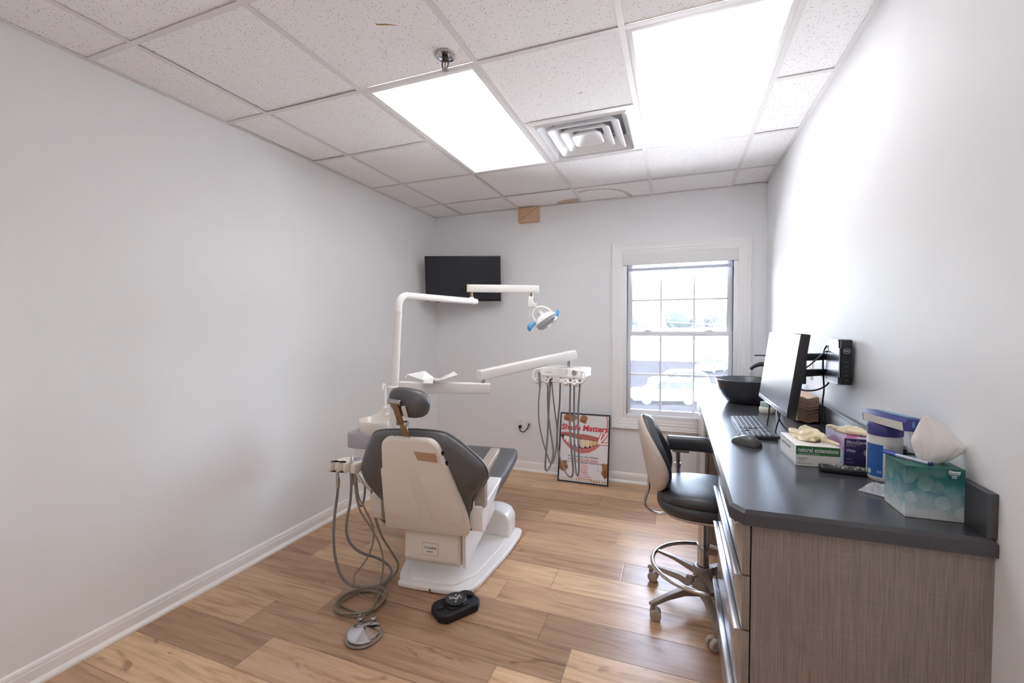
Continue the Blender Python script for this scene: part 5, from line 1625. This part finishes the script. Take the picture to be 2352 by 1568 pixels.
m = MB(); m.cyl(pa - pd_ * .06, pa + pd_ * .24, .0046, 14, bev=.001); m.box((0, 0, 0), (.003, .003, .034), frame(pa + pd_ * .10 + Vector((0, 0, .006)), (0, 0, 1), pd_)); m.build('cap', mat('pen_blue', (78, 92, 180), .3), PN)
m = MB(); m.cyl(pa + pd_ * .92, pa + pd_ * 1.0, .0046, 14, bev=.001); m.build('end_plug', mat('pen_navy', (36, 40, 92), .3), PN)

# ------------------------------------------------------------------ remote control, stylus, plastic bag
RC = thing('remote_control', (.50, 1.67, CT), 'black television remote control lying in front of the glove boxes', 'remote control')
MR = T(.436, 1.672, CT) @ RZ(radians(-6))
m = MB(); m.prism(roundpoly([(0, -.022), (.155, -.022), (.155, .022), (0, .022)], .008, 3), .0008, .018, MR, bev=.004); rcb = m.build('body', BLACKP, RC)
bw, bg_ = mat('button_white', (214, 210, 206), .4), mat('button_grey', (128, 128, 132), .4)
for i in range(11):
    for j in range(3):
        if (i * 5 + j * 3) % 7 == 0:
            continue
        m = MB(); m.lathe([(.0030, .0175), (.0032, .0195), (.0026, .0205), (0, .0205)], 10, MR @ T(.030 + i * .0105, -.012 + j * .012, 0), sx=1.2, sy=.8); m.build('button', bw if (i + j) % 3 == 0 else bg_, rcb)
m = MB(); m.bb((.006, -.014, .0175), (.009, .014, .0185), MR); m.build('maker_stripe', bg_, rcb)
ST = thing('stylus', (.57, 1.725, CT), 'thin grey and black stylus lying behind the remote control', 'stylus')
m = MB(); m.cyl((.535, 1.722, CT + .0052), (.580, 1.718, CT + .0052), .0032, 10); m.build('shaft', mat('stylus_grey', (142, 138, 136), .35), ST)
m = MB(); m.cyl((.579, 1.718, CT + .0056), (.633, 1.712, CT + .0056), .0055, 12, bev=.0015); m.build('grip', BLACKP, ST)
m = MB()
b = bmesh.new()
N_ = 16
for lay in (0, 1):
    V_ = []
    for j in range(N_ + 1):
        row_ = []
        for i in range(N_ + 1):
            s_, t_ = i / N_ - .5, j / N_ - .5
            e_ = max(0, 1 - (2 * max(abs(s_), abs(t_))) ** 3)
            row_.append(b.verts.new((s_ * .066, t_ * .085, .0015 + lay * e_ * (.014 + .016 * noise.noise(Vector((s_ * 9, t_ * 9, 2)))) + .001 * lay)))
        V_.append(row_)
    for j in range(N_):
        for i in range(N_):
            b.faces.new((V_[j][i], V_[j][i + 1], V_[j + 1][i + 1], V_[j + 1][i]))
m.join(b, T(.535, 1.510, CT) @ RZ(radians(-35)))
tag(m.build('plastic_bag', FILM, smooth=30), 'small clear crumpled plastic bag beside the tissue box', 'plastic bag')

# ------------------------------------------------------------------ operator stool
SC0 = Vector((.128, 2.318, 0))
STL = thing('operator_stool', SC0, 'black padded stool with curved back and chrome foot ring pulled up to the counter', 'stool')
m = MB(); m.lathe([(0, .070), (.034, .070), (.050, .082), (.052, .125), (.046, .135), (0, .135)], 28, T(*SC0)); m.build('hub', GREYMET, STL)
for k in range(5):
    a = radians((150, 219, 279, 2, 76)[k])
    d = Vector((cos(a), sin(a), 0)); n_ = Vector((-d.y, d.x, 0))
    rings = []
    for r, z, hw_, th_ in ((.035, .108, .024, .042), (.12, .112, .020, .030), (.22, .098, .017, .020), (.285, .084, .016, .018), (.305, .080, .013, .014)):
        rings.append([SC0 + d * r + n_ * x + Vector((0, 0, z + y)) for x, y in roundpoly([(-hw_, -th_), (hw_, -th_), (hw_ * .7, 0), (-hw_ * .7, 0)], .005, 2)])
    m = MB(); m.loft(rings); lg = m.build('leg', GREYMET, STL, smooth=40)
    e_ = SC0 + d * .292
    m = MB(); m.cyl(e_ + Vector((0, 0, .080)), e_ + Vector((0, 0, .046)), .011, 12); cst = m.build('caster_stem', GREYMET, lg)
    sw = a + radians((20, -35, 120, -50, 15)[k])
    f_ = Vector((cos(sw), sin(sw), 0)); g__ = Vector((-f_.y, f_.x, 0)); w0_ = e_ - f_ * (.026 if k == 2 else .012)
    for s_ in (-1, 1):
        m = MB(); Mw = framex(w0_ + g__ * s_ * .012 + Vector((0, 0, .0262)), f_, g__ * s_)
        Mw = frame(w0_ + g__ * s_ * .010 + Vector((0, 0, .0262)), f_, g__ * s_)
        m.lathe([(0, -.004), (.025, -.004), (.0258, .0), (.0258, .010), (.022, .014), (0, .016)], 28, Mw); m.build('caster_wheel', mat('caster_beige', (176, 164, 154), .45) if (k == 0 and s_ < 0) else bpy.data.materials['caster_beige'], lg)
    m = MB(); m.box(w0_ + Vector((0, 0, .036)), (.03, .016, .03), bev=.006); m.build('caster_fork', GREYMET, lg)
m = MB(); m.cyl(SC0 + Vector((0, 0, .12)), SC0 + Vector((0, 0, .30)), .027, 24); m.cyl(SC0 + Vector((0, 0, .30)), SC0 + Vector((0, 0, .312)), .029, 24); m.build('lower_column', CHROME, STL)
m = MB(); m.cyl(SC0 + Vector((0, 0, .30)), SC0 + Vector((0, 0, .47)), .0245, 24); m.build('gas_lift', CHROME, STL)
rc_ = SC0 + Vector((0, 0, .198))
m = MB(); m.tube([rc_ + Vector((.238 * cos(2 * pi * k / 24), .238 * sin(2 * pi * k / 24), 0)) for k in range(24)], .0105, 12, n=3, closed=True); m.build('foot_ring', CHROME, STL)
m = MB(); m.lathe([(.029, .13), (.046, .135), (.046, .195), (.040, .205), (.029, .205)], 24, T(*SC0)); m.build('ring_collar', GREYMET, STL)
for a in (158, 278, 38):
    d = Vector((cos(radians(a)), sin(radians(a)), 0)); n_ = Vector((-d.y, d.x, 0))
    m = MB(); m.loft([[SC0 + d * r + n_ * x + Vector((0, 0, z + y)) for x, y in ((-w_, -t_), (w_, -t_), (w_, t_), (-w_, t_))] for r, z, w_, t_ in ((.04, .172, .014, .016), (.14, .192, .010, .009), (.236, .198, .008, .006))]); m.build('ring_spoke', GREYMET, STL)
m = MB(); kd = Vector((cos(radians(230)), sin(radians(230)), 0)); m.cyl(SC0 + kd * .045 + Vector((0, 0, .165)), SC0 + kd * .095 + Vector((0, 0, .165)), .006, 10); m.cyl(SC0 + kd * .085 + Vector((0, 0, .165)), SC0 + kd * .105 + Vector((0, 0, .165)), .020, 14, bev=.004); m.build('lock_knob', GREYMET, STL)
m = MB(); m.loft([[SC0 + Vector((x * 1., y * 1., .465)) for x, y in roundpoly([(-.09, -.09), (.09, -.09), (.09, .09), (-.09, .09)], .02)], [SC0 + Vector((x, y, .492)) for x, y in roundpoly([(-.11, -.11), (.11, -.11), (.11, .11), (-.11, .11)], .03)]]); m.build('seat_plate', GREYMET, STL)
m = MB(); m.tube([SC0 + Vector((.03, -.03, .462)), SC0 + Vector((.05, -.10, .45)), SC0 + Vector((.06, -.17, .425))], [.006, .010, .016], 10); m.build('height_lever', GREYMET, STL)
def sq2(a, z, e=2.7, sx=1., sy=1., n=48, dx=0):
    o_ = []
    for k in range(n):
        t = 2 * pi * k / n
        c_, s_ = cos(t), sin(t)
        o_.append(SC0 + Vector((dx + sx * a * abs(c_) ** (2 / e) * (1 if c_ >= 0 else -1), sy * a * abs(s_) ** (2 / e) * (1 if s_ >= 0 else -1), z)))
    return o_
m = MB(); m.loft([sq2(.150, .484), sq2(.196, .486), sq2(.204, .494), sq2(.204, .500)]); m.build('seat_pan', SHELL, STL, smooth=40)
m = MB(); m.loft([sq2(.195, .499), sq2(.210, .506), sq2(.217, .520), sq2(.218, .538), sq2(.211, .552), sq2(.206, .556), sq2(.212, .562), sq2(.2125, .578), sq2(.203, .594), sq2(.18, .604), sq2(.14, .609), sq2(.08, .609), sq2(.02, .608)]); m.build('seat_cushion', BLKVIN, STL, smooth=70)
# curved back pad: a teardrop wrapped around the sitter
bcx, bcy = SC0.x - .085, SC0.y + .005
def backpt(ph, v, off):
    """ph around (0 = straight back), v 0 bottom..1 top; off = thickness outwards"""
    z = .567 + .368 * v
    lean_ = -.075 * v
    r = .135 + off
    return Vector((bcx + lean_ - r * cos(ph) * .85, bcy + (r + .03) * sin(ph), z))
def rim(t):
    """teardrop outline in (ph, v)"""
    c_, s_ = cos(t), sin(t)
    v = .5 + .5 * s_
    wdt = radians(74) * (1 - .80 * max(0, v - .30) ** 1.15) if v > .30 else radians(74)
    return wdt * abs(c_) ** .9 * (1 if c_ >= 0 else -1), v
def padloft(offs, n=56):
    m = MB(); R_ = []
    for k_, off in offs:
        ring_ = []
        for q in range(n):
            ph, v = rim(2 * pi * q / n)
            ring_.append(backpt(ph * k_, .40 + (v - .40) * k_, off))
        R_.append(ring_)
    m.loft(R_); return m
padloft([(.05, -.036), (.40, -.040), (.75, -.042), (.92, -.036), (.985, -.018), (1.01, .004), (.995, .020), (.96, .024)]).build('back_cushion', BLKVIN, STL, smooth=70)
padloft([(.975, .016), (1.0, .022), (.995, .030), (.95, .044), (.80, .056), (.5, .062), (.05, .064)]).build('back_shell', SHELL, STL, smooth=70)
bb0 = backpt(0, .02, .045)
m = MB(); m.tube([backpt(0, .18, .052), bb0 + Vector((-.020, 0, -.02)), bb0 + Vector((-.036, 0, -.075)), bb0 + Vector((-.034, 0, -.115)), bb0 + Vector((.010, 0, -.142)), bb0 + Vector((.07, 0, -.135)), SC0 + Vector((-.05, 0, .478))], .0075, 12, n=6); m.build('back_bar', CHROME, STL)
pb2 = SC0 + Vector((-.12, .225, 0))
m = MB(); m.cyl(pb2 + Vector((0, 0, .50)), pb2 + Vector((0, 0, .705)), .0125, 16); m.cyl(pb2 + Vector((0, 0, .615)), pb2 + Vector((0, 0, .638)), .0155, 16); m.tube([pb2 + Vector((0, 0, .505)), pb2 + Vector((0, -.01, .47)), pb2 + Vector((.03, -.08, .468)), SC0 + Vector((0, 0, .470))], .0115, 10); m.build('arm_post', CHROME, STL)
m = MB(); m.box(pb2 + Vector((.015, 0, .708)), (.085, .05, .014), bev=.003); m.build('arm_plate', GREYMET, STL)
A_ = pb2 + Vector((0, .0, .752))
m = MB()
pts = [(-.055, -.004), (-.03, 0), (.06, .005), (.15, .003), (.24, -.02), (.29, -.07), (.31, -.10)]
cm = catmull([(x, y, 0) for x, y in pts], 5)
R_ = []
for i, p in enumerate(cm):
    d = (cm[min(i + 1, len(cm) - 1)] - cm[max(i - 1, 0)]).normalized(); n_ = Vector((-d.y, d.x, 0))
    e_ = .55 if i in (0, len(cm) - 1) else 1
    R_.append([A_ + p + n_ * x * e_ + Vector((0, 0, y * e_)) for x, y in roundpoly([(-.030, -.040), (.030, -.040), (.032, .034), (-.032, .034)], [.01, .01, .03, .03], 4)])
m.loft(R_); m.build('armrest', BLKVIN, STL, smooth=60)

# ------------------------------------------------------------------ outside the window
def m_asph(name, a, b_, s):
    m_ = mat(name, a, 1.0, spec=.0); g = NT(m_); g.l(g.mix(g.noise(g.coord('Object'), s, 4), lin(a), lin(b_)), g.b.inputs['Base Color']); return m_
GZ = -3.9
m = MB(); m.bb((-90, YB + .6, GZ - .2), (90, 160, GZ)); g0 = structure(m.build('ground', m_asph('asphalt', (24, 24, 27), (30, 30, 32), .6), keep=True))
m = MB(); m.bb((-30, 19.0, GZ), (16, 24.6, GZ + .04)); structure(m.build('trim_2', m_asph('concrete', (84, 84, 84), (94, 93, 92), 2), keep=True))
m = MB(); m.bb((-26, YB + .6, GZ), (22, 18.9, GZ + .05)); structure(m.build('bounce_apron', m_asph('pale_bounce_concrete', (228, 225, 220), (238, 236, 232), 1.5), keep=True))  # unseen bright apron, added to bounce sunlight up onto the ceiling
CARW, CARG, TYRE, RIM = mat('car_white', (244, 244, 246), .25, coat=.5), mat('car_window', (30, 34, 42), .6, spec=.1), mat('tyre', (30, 31, 34), .8), mat('wheel_rim', (214, 216, 220), .35)
def car(loc, rz, label, L=4.55, cat='car'):
    t = thing('parked_car', loc, label, cat, 'parked cars outside')
    Mx = T(*loc) @ RZ(rz)
    h_ = L / 2
    SV = Matrix(((1, 0, 0, 0), (0, 0, 1, 0), (0, 1, 0, 0), (0, 0, 0, 1)))     # outline in x,z
    body = [(-h_, .42), (-h_ + .06, .80), (-h_ + .25, .93), (-h_ + 1.15, 1.03), (h_ - .75, 1.05), (h_ - .10, 1.0), (h_, .62), (h_ - .04, .36)]
    def arch(cx_):
        return [(cx_ + .40 * cos(a), .30 + .40 * sin(a)) for a in [pi * k / 10 for k in range(11)]]
    low = [(h_ - .1, .28)] + arch(h_ - .88) + arch(-h_ + .95) + [(-h_ + .1, .30)]
    m = MB()
    # side profile with wheel arches: two skins and a rim
    outl = body + low
    for y in (-.90, .90):
        pass
    b = bmesh.new()
    A = [b.verts.new((x, -.90, z)) for x, z in outl]; B = [b.verts.new((x, .90, z)) for x, z in outl]
    fa, fb = b.faces.new(A), b.faces.new(B[::-1])
    for i in range(len(outl)):
        j = (i + 1) % len(outl); b.faces.new((A[i], B[i], B[j], A[j]))
    bmesh.ops.triangulate(b, faces=[fa, fb]); bmesh.ops.recalc_face_normals(b, faces=b.faces); m.join(b, Mx)
    top = [(-h_ + 1.05, 1.02), (-h_ + 1.75, 1.60), (-h_ + 2.1, 1.68), (h_ - .75, 1.66), (h_ - .30, 1.45), (h_ - .12, 1.02)]
    def sk(pts, y, dz=0): return [(x, y * (1 - .18 * (z - 1.02) / .66), z) for x, z in pts]
    m.loft([sk(top, -.88), sk(top, .88)], Mx); m.build('body', CARW, t, smooth=25)
    for x0, x1, xs0, xs1 in ((-h_ + 1.35, -h_ + 2.30, -h_ + 1.85, -h_ + 2.30), (-h_ + 2.38, -h_ + 3.30, -h_ + 2.38, -h_ + 3.26), (-h_ + 3.38, h_ - .35, -h_ + 3.38, h_ - .62)):
        for s_ in (-1, 1):
            m = MB(); q = [(x0, s_ * .885, 1.08), (x1, s_ * .885, 1.08), (xs1, s_ * .775, 1.56), (xs0, s_ * .775, 1.56)]; m.poly(q, Mx); m.build('side_window', CARG, t, smooth=0)
    m = MB(); m.poly([(-h_ + 1.10, -.78, 1.09), (-h_ + 1.10, .78, 1.09), (-h_ + 1.70, .68, 1.57), (-h_ + 1.70, -.68, 1.57)], Mx @ T(-.03, 0, .02)); m.build('windscreen', CARG, t, smooth=0)
    for cx_ in (h_ - .88, -h_ + .95):
        for s_ in (-1, 1):
            m = MB(); m.lathe([(.20, -.11), (.34, -.11), (.36, -.08), (.36, .08), (.34, .11), (.20, .11)], 24, Mx @ T(cx_, s_ * .80, .36) @ RX(pi / 2)); w_ = m.build('wheel', TYRE, t)
            m = MB(); m.lathe([(0, -.09), (.23, -.105), (.235, .105), (0, .09)], 20, Mx @ T(cx_, s_ * .80, .36) @ RX(pi / 2)); m.build('rim', RIM, w_)
    return t
def atg(u, v, d, z=GZ):
    p = P(u, v, 1.0) - CAM
    q = CAM + p * ((z - CAM.z) / p.z)
    return Vector((q.x, q.y, z))
q = atg(1525, 925, 1)
car((q.x, q.y, GZ), radians(14), 'white SUV parked nearest the window, side on')
q = atg(1540, 893, 1)
car((q.x + .6, q.y, GZ), radians(10), 'white car parked behind the nearest SUV', 4.8)
q = atg(1640, 862, 1); car((q.x, q.y + 4, GZ), radians(60), 'white car parked to the right farther back', 4.4)
q = atg(1660, 815, 1); car((q.x, q.y, GZ), radians(20), 'small distant white car at the far right of the lot', 4.4)
HWIN = mat('house_window', (66, 70, 78), .6, spec=.1)
def building(name, x0, x1, y0, y1, h, wall, roof, label, nw):
    t = thing(name, ((x0 + x1) / 2, y0, GZ), label, 'building')
    m = MB(); m.bb((x0, y0, GZ), (x1, y1, GZ + h)); b_ = m.build('wall', wall, t, smooth=0)
    m = MB(); yc = (y0 + y1) / 2; m.loft([[(x0 - .4, y0 - .4, GZ + h), (x0 - .4, y1 + .4, GZ + h), (x0 - .4, yc, GZ + h + 1.6)], [(x1 + .4, y0 - .4, GZ + h), (x1 + .4, y1 + .4, GZ + h), (x1 + .4, yc, GZ + h + 1.6)]]); m.build('roof', roof, t, smooth=0)
    for k in range(nw):
        x = x0 + (x1 - x0) * (k + .5) / nw
        m = MB(); m.bb((x - .6, y0 - .05, GZ + 1.1), (x + .6, y0 + .02, GZ + 2.4)); m.build('window', HWIN, t, smooth=0)
    return t
building('house', -21, -13.2, 33, 42, 3.2, mat('brick_red', (62, 38, 36), .8), mat('roof_grey', (70, 72, 78), .8), 'low red brick house at the left edge of the window view', 3)
building('long_shed', -12, 9, 72, 84, 3.6, mat('pale_wall', (214, 212, 210), .8), mat('roof_pale', (60, 62, 68), .8), 'long pale building across the far side of the parking lot', 3)
building('shop', 12, 26, 60, 74, 4.4, mat('cream_wall', (224, 220, 212), .8), mat('roof_pale2', (168, 170, 178), .8), 'cream building at the far right of the parking lot', 4)
LEAF, BARK = m_asph('leaves', (40, 46, 40), (54, 60, 52), .8), mat('bark', (50, 42, 36), .9)
def tree(x, y, h, r, label, seed):
    t = thing('tree', (x, y, GZ), label, 'tree', 'trees beyond the parking lot')
    m = MB(); m.tube([(x, y, GZ), (x + .1, y, GZ + h * .3), (x, y, GZ + h * .6)], [.28, .2, .12], 8); m.build('trunk', BARK, t)
    m = MB(); random.seed(seed)
    for k in range(9):
        a = random.uniform(0, 2 * pi); q_ = random.uniform(0, .6) * r
        b = bmesh.new(); bmesh.ops.create_icosphere(b, subdivisions=3, radius=random.uniform(.4, .62) * r)
        for v in b.verts: v.co *= 1 + .25 * noise.noise(v.co * 1.1 + Vector((seed, k, 0))) + .12 * noise.noise(v.co * 3.2)
        m.join(b, T(x + q_ * cos(a), y + q_ * sin(a), GZ + h * .62 + random.uniform(-.25, .35) * r))
    m.build('crown', LEAF, t)
for i, (x, y, h, r, lab) in enumerate(((-14.5, 96, 8.6, 4.0, 'leftmost tree seen over the far building'), (-7, 92, 7.6, 3.6, 'second tree from the left over the far building'), (1.5, 95, 9.2, 4.2, 'green tree in the middle of the view over the far building'), (8, 100, 8.4, 3.8, 'fourth tree from the left over the far building'), (17, 98, 9.2, 4.6, 'rightmost tree seen over the far building'))):
    tree(x, y, h, r, lab, i + 1)
UP = thing('utility_pole', (-6.9, 24, GZ), 'grey utility pole standing outside at the left edge of the window', 'utility pole')
m = MB(); m.cyl((-6.9, 27, GZ), (-6.9, 27, GZ + 11), .15, 12, r2=.11); m.build('pole', mat('pole_grey', (60, 66, 82), .8), UP)
m = MB(); m.bb((-7.9, 26.9, GZ + 9.6), (-5.9, 27.1, GZ + 9.75)); m.build('crossarm', bpy.data.materials['pole_grey'], UP)
for i, (z0, z1, lab) in enumerate(((GZ + 8.0, GZ + 7.2, 'upper overhead wire crossing the window view'), (GZ + 7.0, GZ + 6.2, 'middle overhead wire crossing the window view'), (GZ + 6.2, GZ + 5.2, 'lowest overhead wire crossing the window view'))):
    m = MB(); m.tube([(-6.9, 27, z0), (2, 30, (z0 + z1) / 2 - .25), (14, 34, z1)], .03, 6, n=8); tag(m.build('overhead_wire', mat('wire_dark', (70, 72, 80), .6) if i == 0 else bpy.data.materials['wire_dark']), lab, 'wire')

# ------------------------------------------------------------------ light from outside and view settings
w = bpy.data.worlds.new('world'); SC.world = w; w.use_nodes = True
nt = w.node_tree
bg = nt.nodes['Background']
sky = nt.nodes.new('ShaderNodeTexSky')
sky.sky_type = 'NISHITA'
sky.sun_disc = False
sky.sun_elevation = radians(48)
sky.sun_rotation = radians(200)
sky.air_density = 1.0; sky.dust_density = 2.0; sky.ozone_density = 1.0
mx = nt.nodes.new('ShaderNodeMix'); mx.data_type = 'RGBA'
mx.inputs[0].default_value = 0.45
mx.inputs[7].default_value = (1.0, 1.0, 1.0, 1)
hs = nt.nodes.new('ShaderNodeVectorMath'); hs.operation = 'SCALE'; hs.inputs[3].default_value = SKYK
nt.links.new(sky.outputs[0], hs.inputs[0])
nt.links.new(hs.outputs[0], mx.inputs[6])
nt.links.new(mx.outputs[2], bg.inputs[0])
bg.inputs[1].default_value = SKYS
sun = bpy.data.lights.new('sun', 'SUN'); sun.energy = SUNE; sun.angle = radians(1.0); sun.color = (1, .97, .92)
so = bpy.data.objects.new('sun', sun); COL.objects.link(so)
so.rotation_euler = Vector((-.62, .22, -.75)).to_track_quat('-Z', 'Y').to_euler()     # from the side, slightly behind the window wall, never into the room
vs = SC.view_settings
SC.display_settings.display_device = 'sRGB'
vs.view_transform = 'Standard'; vs.look = 'None'; vs.exposure = EXPO; vs.gamma = 1.0; vs.use_curve_mapping = False
cy_ = SC.cycles
cy_.use_denoising = True
cy_.max_bounces = 16; cy_.diffuse_bounces = 12; cy_.glossy_bounces = 5; cy_.transmission_bounces = 6; cy_.transparent_max_bounces = 12
cy_.sample_clamp_indirect = 8.0
cy_.caustics_reflective = False; cy_.caustics_refractive = False
